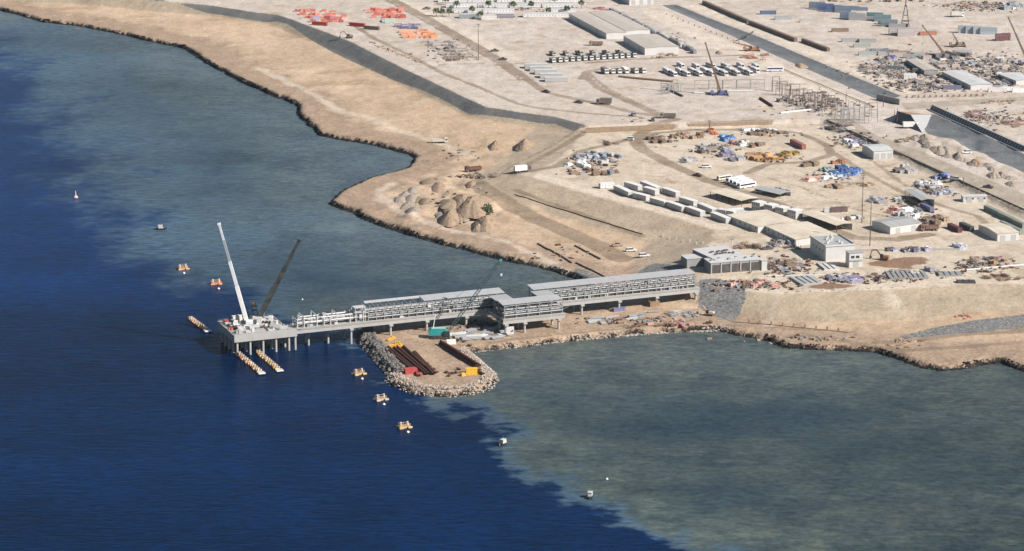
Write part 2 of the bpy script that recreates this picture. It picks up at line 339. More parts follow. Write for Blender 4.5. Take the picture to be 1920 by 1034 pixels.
reef = q.mix(1.0, reef, q.mix(s_k, (1.05, 1.14, 1.36), (.96, .94, .94)), 'MULTIPLY')
edge = q.mix(q.ramp(sh, .25, .55), deep, (.050, .086, .122)); col = q.mix(q.ramp(sh, .5, .9), edge, reef)
nearc = q.math('SUBTRACT', 1, q.ramp(q.math('ADD', s_c, q.lin(n1, .2, .8, -40, 40)), 5, 110))
col = q.mix(q.math('MULTIPLY', nearc, q.math('MULTIPLY', q.ramp(sh, .5, .9), q.lin(s_k, 0, 1, .65, .35))), col, q.mix(s_k, (.104, .134, .152), (.105, .125, .12)))
col = q.mix(q.math('MULTIPLY', s_e, q.lin(n2, .35, .65, .2, 1)), col, (.085, .108, .098))
rp = q.math('ADD', q.math('MULTIPLY', n3, .6), q.math('ADD', q.math('MULTIPLY', n4, .25), q.math('MULTIPLY', n5, .15)))
wp = q.noise(.006, 4, .6, stretch=(.6, 1, 1)); col = q.mix(1.0, col, q.mix(q.ramp(wp, .3, .7), (.78,) * 3, (1.2,) * 3), 'MULTIPLY')
n6 = q.noise(.3, 6, .75); n7 = q.noise(.05, 5, .65)
mott = q.mix(1.0, col, q.mix(q.ramp(n6, .34, .66), (.76, .78, .82), (1.24, 1.22, 1.16)), 'MULTIPLY'); mott = q.mix(1.0, mott, q.mix(q.ramp(n7, .35, .65), (.84, .86, .92), (1.16, 1.15, 1.08)), 'MULTIPLY')
col = q.mix(q.ramp(sh, .5, .9), col, mott)
amp = q.lin(q.ramp(sh, .45, .9), 0, 1, .5, .24)
col = q.mix(1.0, col, q.math('ADD', 1.0, q.math('MULTIPLY', amp, q.lin(rp, .36, .64, -1, 1))), 'MULTIPLY')  # light and dark of the ripples painted into the water colour
hw = q.math('ADD', q.math('MULTIPLY', n3, 1.0), q.math('ADD', q.math('MULTIPLY', n4, .35), q.math('MULTIPLY', n5, .7)))
q.bump(hw, .35, .8)
M['sea'] = q.out(col, .25); q.b.inputs['Specular IOR Level'].default_value = .05; q.b.inputs['IOR'].default_value = 1.33

# ------------------------------------------------------------------ the ground and the sea
gx = spaced(-520, 560, 2.0, -14000, 14000); gy = spaced(1195, 2360, 3.0, 300, 30000)
XX, YY = np.meshgrid(gx, gy)
Hh, cst, ya, ud, kk, ku = height(XX, YY)
def polylines(L):
    d = np.full(XX.shape, 1e3)
    for pts, hwid, z in L: d = np.minimum(d, segdist(XX, YY, PL(pts, z), False) - hwid)
    return d
def polys(L):
    d = np.full(XX.shape, -1e3)
    for p in L: d = np.maximum(d, sdf(XX, YY, p))
    return d
gridmesh('ground', gx, gy, Hh, dict(coast=cst, liner=sdf(XX, YY, linerpoly), gravel=polys(gravel_polys), track=polylines(TR), light=polylines(LIGHT),
    road=polys([road_main, road_cross]), redsoil=polys(redsoil), slope=np.maximum(kk, ku), upper=ku, channel=polys([ch1, ch2])), M['ground'])
def hz(x, y):
    i = int(np.clip(np.searchsorted(gx, x) - 1, 0, len(gx) - 2)); j = int(np.clip(np.searchsorted(gy, y) - 1, 0, len(gy) - 2))
    u = (x - gx[i]) / (gx[i + 1] - gx[i]); v = (y - gy[j]) / (gy[j + 1] - gy[j])
    return (Hh[j, i] * (1 - u) + Hh[j, i + 1] * u) * (1 - v) + (Hh[j + 1, i] * (1 - u) + Hh[j + 1, i + 1] * u) * v
def G(px, py, z0=9.0):
    z = z0
    for _ in range(8):
        p = P(px, py, z); z = z * .3 + .7 * max(hz(p.x, p.y), 0)
    p = P(px, py, z); p.z = max(hz(p.x, p.y), 0); return p
def ang(a, b): return math.atan2(b.y - a.y, b.x - a.x)

sxs = spaced(-520, 560, 5.0, -14000, 14000); sys_ = spaced(780, 2360, 6.0, -3000, 30000)
SX, SY = np.meshgrid(sxs, sys_)
shal = np.vstack([np.array([(-14000, 5400), (-3000, 2900)]), PL([(0, 70), (60, 100), (150, 175), (230, 265), (275, 340), (290, 400), (330, 460), (420, 530), (540, 585),
    (640, 612), (680, 660), (735, 715), (800, 748), (850, 766), (900, 800), (945, 845), (1000, 868), (1080, 892), (1135, 928), (1205, 972), (1285, 1000), (1340, 1018),
    (1415, 1034), (1510, 1075)]), np.array([(1500, 500), (14000, -1500), (30000, -1500), (30000, 60000), (-30000, 60000), (-30000, 12000)])])
ss = sdf(SX, SY, shal) + fbm(SX / 34, SY / 75, 4, 61) * 60 + fbm(SX / 10, SY / 24, 3, 71) * 16
soft = 15 + 105 * sstep(60, -120, SX - 0 * SY) * sstep(1350, 1500, SY)
shv = np.clip(.5 + ss / soft * .5, -.2, 1.2)
weed = np.zeros(SX.shape)
for (x, y, a, b, s) in ((1000, 755, 150, 60, .9), (1250, 780, 210, 45, 1.0), (1500, 775, 160, 40, .9), (1600, 850, 120, 60, .55), (1750, 850, 150, 60, .5), (690, 320, 90, 90, .8), (640, 500, 160, 120, .7),
        (760, 545, 170, 60, .7), (880, 560, 90, 50, .7), (380, 330, 120, 150, .55), (1560, 740, 60, 20, .5), (1350, 930, 160, 40, .6), (1120, 860, 80, 40, .5), (200, 120, 160, 60, .5), (560, 420, 90, 80, .5)):
    q0 = P(x, y); w = a / 3.8; dlt = b / 1.05
    weed = np.maximum(weed, s * np.exp(-((SX - q0.x) / w) ** 2 - ((SY - q0.y) / dlt) ** 2))
gridmesh('sea', sxs, sys_, np.zeros(SX.shape), dict(shallow=shv, rim=sstep(0, 10, ss) * (1 - sstep(14, 42, ss)) * sstep(1330, 1220, SY) * .75, weed=weed, reef_haze_side=15.0 / soft, coast=-sdf(SX, SY, coast)), M['sea'])

# ------------------------------------------------------------------ mesh helpers
class MB:
    def __init__(s): s.v = []; s.f = []; s.m = []; s.sm = []
    def add(s, vs, fs, mi=0, smooth=False):
        n = len(s.v); s.v += [tuple(p) for p in vs]
        for f in fs: s.f.append([i + n for i in f]); s.m.append(mi); s.sm.append(smooth)
        return s
    def box(s, x0, x1, y0, y1, z0, z1, mi=0):
        vs = [(x, y, z) for z in (z0, z1) for y in (y0, y1) for x in (x0, x1)]
        return s.add(vs, [(0, 2, 3, 1), (4, 5, 7, 6), (0, 1, 5, 4), (1, 3, 7, 5), (3, 2, 6, 7), (2, 0, 4, 6)], mi)
    def hexa(s, v8, mi=0):   # bottom 4 (ccw), top 4
        return s.add(v8, [(3, 2, 1, 0), (4, 5, 6, 7), (0, 1, 5, 4), (1, 2, 6, 5), (2, 3, 7, 6), (3, 0, 4, 7)], mi)
    def prism(s, prof, y0, y1, mi=0):     # profile in xz, extruded along y
        n = len(prof); vs = [(x, y0, z) for x, z in prof] + [(x, y1, z) for x, z in prof]
        fs = [tuple(range(n)), tuple(range(2 * n - 1, n - 1, -1))] + [(i, i + n, (i + 1) % n + n, (i + 1) % n) for i in range(n)]
        return s.add(vs, fs, mi)
    def bar(s, a, b, w, h=None, mi=0):    # rectangular bar
        a = Vector(a); b = Vector(b); h = h or w; d = (b - a).normalized()
        up = Vector((0, 0, 1)) if abs(d.z) < .95 else Vector((1, 0, 0))
        x = d.cross(up).normalized(); y = x.cross(d)
        vs = [p + x * i * w / 2 + y * j * h / 2 for p in (a, b) for i, j in ((-1, -1), (1, -1), (1, 1), (-1, 1))]
        return s.add(vs, [(3, 2, 1, 0), (4, 5, 6, 7), (0, 1, 5, 4), (1, 2, 6, 5), (2, 3, 7, 6), (3, 0, 4, 7)], mi)
    def cyl(s, a, b, r, n=8, r2=None, mi=0, caps=True):
        a = Vector(a); b = Vector(b); r2 = r if r2 is None else r2; d = (b - a).normalized()
        up = Vector((0, 0, 1)) if abs(d.z) < .95 else Vector((1, 0, 0))
        x = d.cross(up).normalized(); y = x.cross(d)
        vs = [p + (x * math.cos(2 * math.pi * i / n) + y * math.sin(2 * math.pi * i / n)) * rr for p, rr in ((a, r), (b, r2)) for i in range(n)]
        s.add(vs, [(i, (i + 1) % n, (i + 1) % n + n, i + n) for i in range(n)], mi, True)
        if caps: s.add(vs, [tuple(range(n - 1, -1, -1)), tuple(range(n, 2 * n))], mi)
        return s
    def tube(s, a, b, r, n=10, mi=0, wall=.82):  # open pipe with a dark bore
        a = Vector(a); b = Vector(b); d = (b - a).normalized()
        s.cyl(a, b, r, n, mi=mi, caps=False)
        up = Vector((0, 0, 1)) if abs(d.z) < .95 else Vector((1, 0, 0))
        x = d.cross(up).normalized(); y = x.cross(d); q = lambda p, rr: [p + (x * math.cos(2 * math.pi * i / n) + y * math.sin(2 * math.pi * i / n)) * rr for i in range(n)]
        for p, din, flip in ((a, d, 1), (b, -d, 0)):
            vs = q(p, r) + q(p, r * wall) + q(p + din * r * 2.5, r * wall)
            fs = [(i, i + n, (i + 1) % n + n, (i + 1) % n) for i in range(n)] + [(i + n, i + 2 * n, (i + 1) % n + 2 * n, (i + 1) % n + n) for i in range(n)] + [tuple(range(2 * n, 3 * n))]
            s.add(vs, fs, mi)
        return s
    def blob(s, c, r, sq=(1, 1, 1), n=6, m=4, jit=.25, mi=0, rnd=random):
        vs = []; fs = []
        for j in range(m + 1):
            t = math.pi * j / m
            for i in range(n):
                u = 2 * math.pi * i / n; k = r * (1 + rnd.uniform(-jit, jit)) if 0 < j < m else r
                vs.append((c[0] + k * sq[0] * math.sin(t) * math.cos(u), c[1] + k * sq[1] * math.sin(t) * math.sin(u), c[2] + k * sq[2] * math.cos(t)))
        for j in range(m):
            for i in range(n): fs.append((j * n + i, (j + 1) * n + i, (j + 1) * n + (i + 1) % n, j * n + (i + 1) % n))
        return s.add(vs, fs, mi)
    def mesh(s, name, mats):
        me = bpy.data.meshes.new(name); me.from_pydata(s.v, [], s.f)
        for m in (mats if isinstance(mats, (list, tuple)) else [mats]): me.materials.append(M[m] if isinstance(m, str) else m)
        me.polygons.foreach_set('material_index', s.m); me.polygons.foreach_set('use_smooth', s.sm); me.update()
        return me
    def build(s, name, mats, parent=None, col=None):
        return link(name, s.mesh(name, mats), parent, col)
def link(name, me, parent=None, col=None):
    o = bpy.data.objects.new(name, me); C.objects.link(o)
    if parent is not None: o.parent = parent
    if col: o.color = (*col, 1)
    return o
def tag(o, label, cat, group=None, kind=None):
    if label: o['label'] = label
    if cat: o['category'] = cat
    if group: o['group'] = group
    if kind: o['kind'] = kind
    return o
def thing(name, label, cat, loc=(0, 0, 0), rz=0, group=None):
    o = bpy.data.objects.new(name, None); C.objects.link(o); o.location = loc; o.rotation_euler = (0, 0, rz); o.empty_display_size = .5
    return tag(o, label, cat, group)
# a prototype is a list of (part name, mesh, index of the part it belongs to or None, colour key)
def place(name, proto, label, cat, loc, rz=0, group=None, cols=None, sc=None):
    t = thing(name, label, cat, loc, rz, group)
    if sc: t.scale = sc if not isinstance(sc, (int, float)) else (sc,) * 3
    made = []
    for pn, me, par, ck in proto:
        o = link(pn, me, t if par is None else made[par])
        if cols and ck in cols: o.color = (*cols[ck], 1)
        elif ck and isinstance(ck, tuple): o.color = (*ck, 1)
        made.append(o)
    return t
def mesh_thing(name, mb, mats, label, cat, loc=(0, 0, 0), rz=0, group=None, col=None):
    o = mb.build(name, mats, None, col); o.location = loc; o.rotation_euler = (0, 0, rz); return tag(o, label, cat, group)
def jit(c, k=.12): f = 1 + random.uniform(-k, k); return tuple(min(1, max(0, x * f)) for x in c)

WHITE = (.42, .415, .41); VW = (.62, .61, .60)
# ------------------------------------------------------------------ prototypes
def proto_cabin(L, Wd, H, storeys=1, roof='white'):
    p = []
    p.append(('body', MB().box(-L / 2, L / 2, -Wd / 2, Wd / 2, .25, H).mesh('cabin_body', 'paint'), None, 'body'))
    roof = 'roofwhite' if roof == 'white' else roof
    p.append(('roof', MB().prism([(-L / 2 - .15, H), (L / 2 + .15, H), (L / 2 + .15, H + .12), (0, H + .22), (-L / 2 - .15, H + .12)], -Wd / 2 - .15, Wd / 2 + .15).mesh('cabin_roof', roof), None, None))
    p.append(('skid', MB().box(-L / 2 + .2, L / 2 - .2, -Wd / 2 + .2, -Wd / 2 + .5, 0, .25).box(-L / 2 + .2, L / 2 - .2, Wd / 2 - .5, Wd / 2 - .2, 0, .25).mesh('cabin_skid', 'darksteel'), None, None))
    wm = MB().box(-.55, .55, -.04, .04, 0, .9).mesh('cabin_window', 'glass')
    n = max(2, int(L / 3))
    for st in range(storeys):
        zb = .25 + st * (H - .25) / storeys + 1.15
        for s in (-1, 1):
            for i in range(n):
                if i == 1 and st == 0: continue
                me = MB().box(-.5, .5, -.04, .04, 0, .85)
                me.v = [(x + (i + .5) * L / n - L / 2, y + s * Wd / 2, z + zb) for x, y, z in me.v]
                p.append(('window', me.mesh('cabin_window', 'roofg' if storeys == 1 else 'glass'), None, None))
    dm = MB()
    for s in (-1, 1): dm.box(1.5 * L / n - L / 2 - .45, 1.5 * L / n - L / 2 + .45, s * Wd / 2 - .05, s * Wd / 2 + .05, .3, 2.3)
    p.append(('door', dm.mesh('cabin_door', 'roofg'), None, None))
    ac = MB()
    for i in range(2): ac.box(-L / 2 - .45, -L / 2, -Wd * .3 + i * Wd * .5, -Wd * .3 + i * Wd * .5 + .7, 1.5, 2.1)
    p.append(('cooling_unit', ac.mesh('cooling_unit', 'roofg'), None, None))
    return p
def proto_container(L=12.2):
    Wd, H = 2.44, 2.6; m = MB(); n = int(L / .55); p = []
    for s in (-1, 1):
        xs = [-L / 2 + .1 + (L - .2) * i / n for i in range(n + 1)]; vs = []
        for i, x in enumerate(xs):
            y = s * (Wd / 2 - (.02 if i % 2 else .1)); vs += [(x, y, .15), (x, y, H - .1)]
        m.add(vs, [(2 * i, 2 * i + 2, 2 * i + 3, 2 * i + 1) if s < 0 else (2 * i, 2 * i + 1, 2 * i + 3, 2 * i + 2) for i in range(n)])
    m.box(-L / 2 + .05, L / 2 - .1, -Wd / 2 + .1, Wd / 2 - .1, .15, H - .03)
    p.append(('body', m.mesh('container_body', 'paint'), None, 'body'))
    f = MB()
    for x in (-L / 2, L / 2 - .12):
        for y in (-Wd / 2, Wd / 2 - .12): f.box(x, x + .12, y, y + .12, 0, H)
        f.box(x, x + .12, -Wd / 2 + .12, Wd / 2 - .12, H - .12, H - .01); f.box(x, x + .12, -Wd / 2 + .12, Wd / 2 - .12, .02, .16)
    for y in (-Wd / 2, Wd / 2 - .1): f.box(-L / 2 + .12, L / 2 - .12, y, y + .1, H - .12, H - .01); f.box(-L / 2 + .12, L / 2 - .12, y, y + .1, .02, .16)
    p.append(('frame', f.mesh('container_frame', 'paint'), None, 'body'))
    for s in (-1, 1):
        p.append(('door', MB().box(L / 2 - .1, L / 2 - .02, min(0, s) * 1.08 + (.01 if s > 0 else 0), max(0, s) * 1.08 - (.01 if s < 0 else 0), .18, H - .14).box(L / 2 - .02, L / 2 + .03, s * .5 - .03, s * .5 + .03, .3, H - .25).mesh('container_door', 'paint'), None, 'body'))
    return p
def wheels(p, xs, y, r, w=.3):
    for x in xs:
        for s in (-1, 1):
            p.append(('wheel', MB().cyl((x, s * y - w / 2, r), (x, s * y + w / 2, r), r, 10).mesh('wheel', 'rubber'), None, None))
            i = len(p) - 1
            p.append(('rim', MB().cyl((x, s * (y + w / 2) - .02, r), (x, s * (y + w / 2) + .02, r), r * .5, 8).mesh('rim', 'steel'), i, None))
def proto_pickup():
    p = []
    m = MB().prism([(-2.6, .45), (2.55, .45), (2.6, .95), (1.3, 1.08), (-2.6, 1.08)], -.92, .92)
    p.append(('body', m.mesh('pickup_body', 'paint'), None, 'body'))
    p.append(('cabin', MB().hexa([(-.9, -.85, 1.08), (1.25, -.85, 1.08), (1.25, .85, 1.08), (-.9, .85, 1.08), (-.7, -.72, 1.72), (.55, -.72, 1.72), (.55, .72, 1.72), (-.7, .72, 1.72)]).mesh('pickup_cabin', 'glass'), None, None))
    p.append(('roof', MB().box(-.72, .57, -.73, .73, 1.72, 1.78).mesh('pickup_roof', 'paint'), None, 'body'))
    p.append(('load_bed', MB().box(-2.45, -1.0, -.78, .78, 1.081, 1.1).mesh('load_bed', 'darksteel'), None, None))
    wheels(p, (-1.65, 1.6), .82, .38, .26); return p
def proto_suv():
    p = []
    p.append(('body', MB().prism([(-2.4, .45), (2.4, .45), (2.45, .95), (1.25, 1.12), (-2.4, 1.12)], -.95, .95).mesh('car_body', 'paint'), None, 'body'))
    p.append(('cabin', MB().hexa([(-2.3, -.9, 1.12), (1.25, -.9, 1.12), (1.25, .9, 1.12), (-2.3, .9, 1.12), (-2.1, -.76, 1.78), (.5, -.76, 1.78), (.5, .76, 1.78), (-2.1, .76, 1.78)]).mesh('car_cabin', 'glass'), None, None))
    p.append(('roof', MB().box(-2.12, .52, -.77, .77, 1.78, 1.85).mesh('car_roof', 'paint'), None, 'body'))
    wheels(p, (-1.45, 1.5), .85, .4, .26); return p
def proto_bus(L=12.0):
    p = []; h = 3.2
    p.append(('body', MB().prism([(-L / 2, .45), (L / 2 - .1, .45), (L / 2, 1.2), (L / 2 - .25, h - .15), (L / 2 - .5, h), (-L / 2 + .2, h), (-L / 2, h - .2)], -1.25, 1.25).mesh('bus_body', 'paint'), None, 'body'))
    for s in (-1, 1): p.append(('window_band', MB().box(-L / 2 + .5, L / 2 - .9, s * 1.27 - .02, s * 1.27 + .02, 1.55, 2.55).mesh('bus_windows', 'glass'), None, None))
    p.append(('windscreen', MB().hexa([(L / 2 - .02, -1.1, 1.35), (L / 2 + .03, -1.1, 1.35), (L / 2 + .03, 1.1, 1.35), (L / 2 - .02, 1.1, 1.35), (L / 2 - .25, -1.1, 2.75), (L / 2 - .16, -1.1, 2.75), (L / 2 - .16, 1.1, 2.75), (L / 2 - .25, 1.1, 2.75)]).mesh('bus_windscreen', 'glass'), None, None))
    p.append(('rear_window', MB().box(-L / 2 - .03, -L / 2 + .03, -1, 1, 1.6, 2.6).mesh('bus_rear', 'glass'), None, None))
    p.append(('cooling_unit', MB().box(-2.2, .4, -.8, .8, h, h + .22).mesh('bus_ac', 'white'), None, None))
    wheels(p, (-L / 2 + 2.6, L / 2 - 2.6), 1.1, .5, .32); return p
def proto_tipper():
    p = []
    p.append(('chassis', MB().box(-4.2, 4.0, -.45, .45, .75, 1.0).mesh('truck_chassis', 'darksteel'), None, None))
    p.append(('cab', MB().prism([(2.35, .7), (4.2, .7), (4.25, 1.7), (4.05, 2.95), (2.35, 3.0)], -1.22, 1.22).mesh('truck_cab', 'paint'), None, 'body'))
    p.append(('windscreen', MB().hexa([(4.2, -1.1, 1.75), (4.26, -1.1, 1.75), (4.26, 1.1, 1.75), (4.2, 1.1, 1.75), (4.04, -1.1, 2.7), (4.1, -1.1, 2.7), (4.1, 1.1, 2.7), (4.04, 1.1, 2.7)]).mesh('truck_windscreen', 'glass'), 1, None))
    for s in (-1, 1): p.append(('side_window', MB().box(2.9, 3.9, s * 1.23 - .02, s * 1.23 + .02, 1.75, 2.55).mesh('truck_side_window', 'glass'), 1, None))
    m = MB().box(-4.3, 2.1, -1.25, 1.25, 1.05, 1.2)
    for s in (-1, 1): m.box(-4.3, 2.1, s * 1.25 - .06, s * 1.25 + .06, 1.2, 2.5)
    m.box(2.04, 2.16, -1.19, 1.19, 1.2, 2.75); m.box(-4.36, -4.24, -1.19, 1.19, 1.2, 2.4)
    p.append(('dump_body', m.mesh('dump_body', 'paint'), None, 'load'))
    wheels(p, (-3.2, -1.85, 3.1), 1.02, .52, .34); return p
def proto_boxtruck():
    p = proto_tipper()[:1]
    t = proto_tipper(); p = [x for x in t if x[0] in ('chassis', 'cab')] + [x for x in t if x[0] in ('windscreen', 'side_window')]
    p.append(('load_box', MB().box(-4.4, 2.1, -1.25, 1.25, 1.05, 3.5).mesh('load_box', 'paint'), None, 'load'))
    wheels(p, (-3.2, -1.85, 3.1), 1.02, .52, .34); return p
def proto_excavator():
    p = []
    for s in (-1, 1): p.append(('track', MB().prism([(-1.9, .3), (-1.5, 0), (1.5, 0), (1.9, .3), (1.9, .65), (1.5, .9), (-1.5, .9), (-1.9, .65)], s * 1.15 - .3, s * 1.15 + .3).mesh('track', 'rubber'), None, None))
    p.append(('house', MB().prism([(-2.2, 1.0), (1.3, 1.0), (1.3, 1.5), (.2, 2.0), (-2.0, 2.1), (-2.4, 1.6)], -1.3, 1.3).mesh('house', 'paint'), None, 'body'))
    p.append(('cab', MB().box(.1, 1.5, .35, 1.3, 1.2, 2.8).mesh('cab', 'glass'), None, None))
    p.append(('boom', MB().bar((1, -.2, 1.5), (3.4, -.2, 4.4), .45, .6).bar((3.4, -.2, 4.4), (5.4, -.2, 4.0), .42, .5).mesh('boom', 'paint'), None, 'body'))
    p.append(('stick', MB().bar((5.4, -.2, 4.1), (6.2, -.2, 1.4), .35, .4).mesh('stick', 'paint'), None, 'body'))
    p.append(('bucket', MB().prism([(5.6, 1.3), (6.4, 1.4), (6.5, .6), (6.0, .1), (5.5, .4)], -.7, .3).mesh('bucket', 'darksteel'), None, None)); return p
CAB = proto_cabin(14.5, 3.2, 3.0); CAB2 = proto_cabin(12, 6.0, 5.8, 2); CABL = proto_cabin(30, 6.5, 3.2, 1, 'roofw')
CON12 = proto_container(12.2); CON6 = proto_container(6.1); PICK = proto_pickup(); SUV = proto_suv(); BUS = proto_bus(); TIP = proto_tipper(); BOXT = proto_boxtruck(); EXC = proto_excavator()

def shed(name, A, B, depth, H, ridge, label, cat='shed', wall='white', roof='roofw', doors=3, group=None, open_front=False, wins=0):
    """A, B: world ends of the front wall; the building runs back from it."""
    L = (B - A).length; rz = ang(A, B); t = thing(name, label, cat, A, rz, group)
    if not open_front:
        MB().box(0, L, 0, depth, -.3, H).build('wall', wall, t)
        if ridge > 0:
            g = MB()
            for x in (0.02, L - .14): g.add([(x, 0, H), (x, depth, H), (x, depth / 2, H + ridge), (x + .12, 0, H), (x + .12, depth, H), (x + .12, depth / 2, H + ridge)], [(0, 2, 1), (3, 4, 5), (0, 1, 4, 3), (1, 2, 5, 4), (2, 0, 3, 5)])
            g.build('gable', wall, t)
    else:
        n = max(3, int(L / 5))
        for i in range(n + 1):
            for y in (.2, depth - .2): MB().box(-.12, .12, -.12, .12, -.2, H).build('post', 'darksteel', t).location = (i * (L - .4) / n + .2, y, 0)
        MB().box(.3, L - .3, depth - .35, depth - .25, 0, H).build('back_wall', 'roofg', t)
    m = MB(); o = .35
    if ridge > 0:
        for y0, y1 in ((-o, depth / 2), (depth + o, depth / 2)):
            n = max(4, int(L / 2.5))
            for i in range(n):
                x0 = -o + (L + 2 * o) * i / n + .01; x1 = -o + (L + 2 * o) * (i + 1) / n - .01
                z0 = H - ridge * o / (depth / 2) + .03; z1 = H + ridge + .05
                MBs = [(x0, y0, z0), (x1, y0, z0), (x1, y1, z1), (x0, y1, z1)]; up = .06 + (.05 if i % 2 else 0)
                m.add(MBs + [(x, y, z + up) for x, y, z in MBs], [(3, 2, 1, 0), (4, 5, 6, 7), (0, 1, 5, 4), (1, 2, 6, 5), (2, 3, 7, 6), (3, 0, 4, 7)])
    else: m.box(-o, L + o, -o, depth + o, H + .002, H + .22)
    m.build('roof', roof, t)
    if not open_front:
        for i in range(doors): MB().box(-1.5, 1.5, -.06, .05, 0, min(3.6, H * .75)).build('door', 'roofg', t).location = ((i + .5) * L / doors, 0, 0)
        for i in range(wins):
            w = MB().box(-.6, .6, -.05, .05, 0, .9).build('window', 'glass', t); w.location = ((i + .5) * L / wins + .3, 0, 1.6)
    return t
def wall_of(label, name, A, B, h, th, m='concd', cat='wall', group=None):
    L = (B - A).length; t = thing(name, label, cat, A, ang(A, B), group)
    n = max(1, int(L / 6))
    for i in range(n): MB().box(i * L / n + .02, (i + 1) * L / n - .02, 0, th, -.6, h).build('panel', m, t)
    MB().box(0, L, -.06, th + .06, h + .002, h + .16).build('coping', m, t)
    return t

# ------------------------------------------------------------------ jetty
T0 = P(555, 618, ZD); T1 = P(1310, 540, ZD); TA = ang(T0, T1); TD = Vector((math.cos(TA), math.sin(TA), 0)); TN = Vector((-TD.y, TD.x, 0))
def U(px): return (P(px, 618 - (px - 555) * 78 / 755, ZD) - T0).dot(TD)
def TW(u, v, z): p = T0 + TD * u + TN * v; p.z = z; return p
tre = thing('jetty_trestle', 'long grey pipe trestle on piles running from the shore out to the jetty head', 'jetty', (T0.x, T0.y, 0), TA)
DW = 11.5
uA, uB, uB2, uC, uG, uE = U(556), U(692), U(800), U(948), U(1008), U(1312)
LO = 20.0
def deck(name, u0, u1, v0, v1):
    n = max(1, int(abs(u1 - u0) / 12))
    for i in range(n):
        a, b = u0 + (u1 - u0) * i / n, u0 + (u1 - u0) * (i + 1) / n
        MB().box(a + .02, b - .02, v0, v1, ZD - .5, ZD).build('deck_slab', 'conc', tre)
        MB().box(a + .02, b - .02, v0 + .25, v0 + .75, ZD - 2.3, ZD - .502).box(a + .02, b - .02, v1 - .75, v1 - .25, ZD - 2.3, ZD - .502).box(a + .02, b - .02, (v0 + v1) / 2 - .3, (v0 + v1) / 2 + .3, ZD - 2.3, ZD - .502).build('girder', 'conc', tre)
        MB().box(a + .02, b - .02, v0 - .15, v0 + .1, ZD + .002, ZD + .45).build('kerb', 'conc', tre)
deck('d', uA, uC + 3, 0, DW); deck('d', uG - 2, uE, 0, DW)
uL0, uL1 = uC - 9, uC + 22
deck('d', uC - 9, uG + 6, -LO, -LO + 10)
for u in (uC - 9, uG - 4):
    MB().box(u, u + 10, -LO + 10.02, -.18, ZD - 2.0, ZD - .004).build('deck_slab', 'conc', tre)
pm = MB().cyl((0, 0, -2), (0, 0, ZD - 3.0), .58, 12).mesh('pile', 'conc'); cm = MB().box(-.9, .9, -.8, DW + .3, ZD - 3.1, ZD - 2.302).mesh('pile_cap', 'conc')
def bent(u, v0=0, wd=DW, ground=0):
    c = link('pile_cap', cm, tre); c.location = (u, v0, 0); c.scale = (1, wd / DW, 1)
    for v in (v0 + .9, v0 + wd - .9): link('pile', pm, tre).location = (u, v, 0)
for px in (659, 733, 801, 875, 1092, 1162, 1232, 1306): bent(U(px))
for px in (585, 622): bent(U(px), 5, 6)
for u in (uC - 7.5, uC + 2, uG + 3): bent(u, -LO, 10)
# pipe rack
RV0, RV1 = 1.2, DW - .8
def rack_mesh(h, d, lv):
    m = MB()
    for v in (0, d): m.bar((0, v, 0), (0, v, h), .32)
    for z in lv: m.bar((0, 0, z), (0, d, z), .26, .34)
    m.bar((0, 0, .3), (0, d, lv[0] - .2), .14); m.bar((0, 0, lv[0]), (4.0, 0, lv[1]), .14); m.bar((0, 0, lv[2]), (4.0, 0, lv[1]), .14); return m
rk = rack_mesh(6.4, RV1 - RV0, (1.7, 3.6, 6.2)).mesh('rack_frame', 'steel'); rk2 = rack_mesh(5.2, RV1 - RV0, (1.6, 3.2, 5.0)).mesh('rack_frame', 'white'); rk3 = rack_mesh(6.4, 8, (1.7, 3.6, 6.2)).mesh('rack_frame', 'steel')
def rack(u0, u1, vv, me, step=4.0):
    n = int((u1 - u0) / step)
    for i in range(n + 1): link('rack_frame', me, tre).location = (u0 + (u1 - u0) * i / n, vv, ZD)
rack(uB, uC, RV0, rk); rack(uG, uE - 2, RV0, rk); rack(uL0 + 1, uG + 5, -LO + 1, rk3, 5)
n = 11
for i in range(n):
    if i in (2, 7): continue
    o = link('rack_frame', rk2, tre); o.location = (U(556) + (uB - uA) * (i + .3) / n, RV0 + random.uniform(0, 1), ZD); o.scale = (1, random.uniform(.7, 1), random.choice((.75, 1, 1, 1.1, .6)))
# longitudinal beams and pipes
def run(u0, u1, v, z, r, m='steel', nm='pipe'):
    MB().cyl((u0, v, ZD + z), (u1, v, ZD + z), r, 8).build(nm, m, tre)
for u0, u1, vb in ((uB, uC, RV0), (uG, uE - 2, RV0), (uL0 + 1, uG + 5, -LO + 1)):
    for z in (1.7, 3.6, 6.2): MB().bar((u0, vb, ZD + z), (u1, vb, ZD + z), .3, .36).build('longitudinal_beam', 'roofw' if z == 1.7 else 'steel', tre)
    for j, (v, z, r) in enumerate([(1.0, 2.45, .5), (2.6, 2.45, .55), (4.4, 2.45, .55), (6.2, 2.45, .5), (1.2, 4.2, .38), (2.5, 4.2, .38), (4.1, 4.25, .45), (5.8, 4.2, .36), (.9, .75, .45), (3.0, .75, .5)]):
        run(u0, u1, vb + v, z, r, ('steel', 'roofg', 'darksteel')[j % 3])
for j, (v, z, r) in enumerate([(1.0, 2.2, .5), (2.6, 2.2, .5), (4.4, 2.2, .5), (1.2, 3.9, .38), (6.2, .8, .6), (3.8, .8, .5), (5.6, 3.8, .4)]):
    run(U(560 + 12 * (j % 3)), uB, RV0 + v, z, r, ('roofw', 'steel', 'roofg')[j % 3])
for v, z in ((2, 2.4), (4, 2.4), (6, 2.4), (3, 4.2), (5, 4.2)):
    for u in (uC - 8 + v, uG - 4 + v): MB().cyl((u, -LO + 4, ZD + z), (u, 3, ZD + z), .42, 8).build('pipe', 'steel', tre)
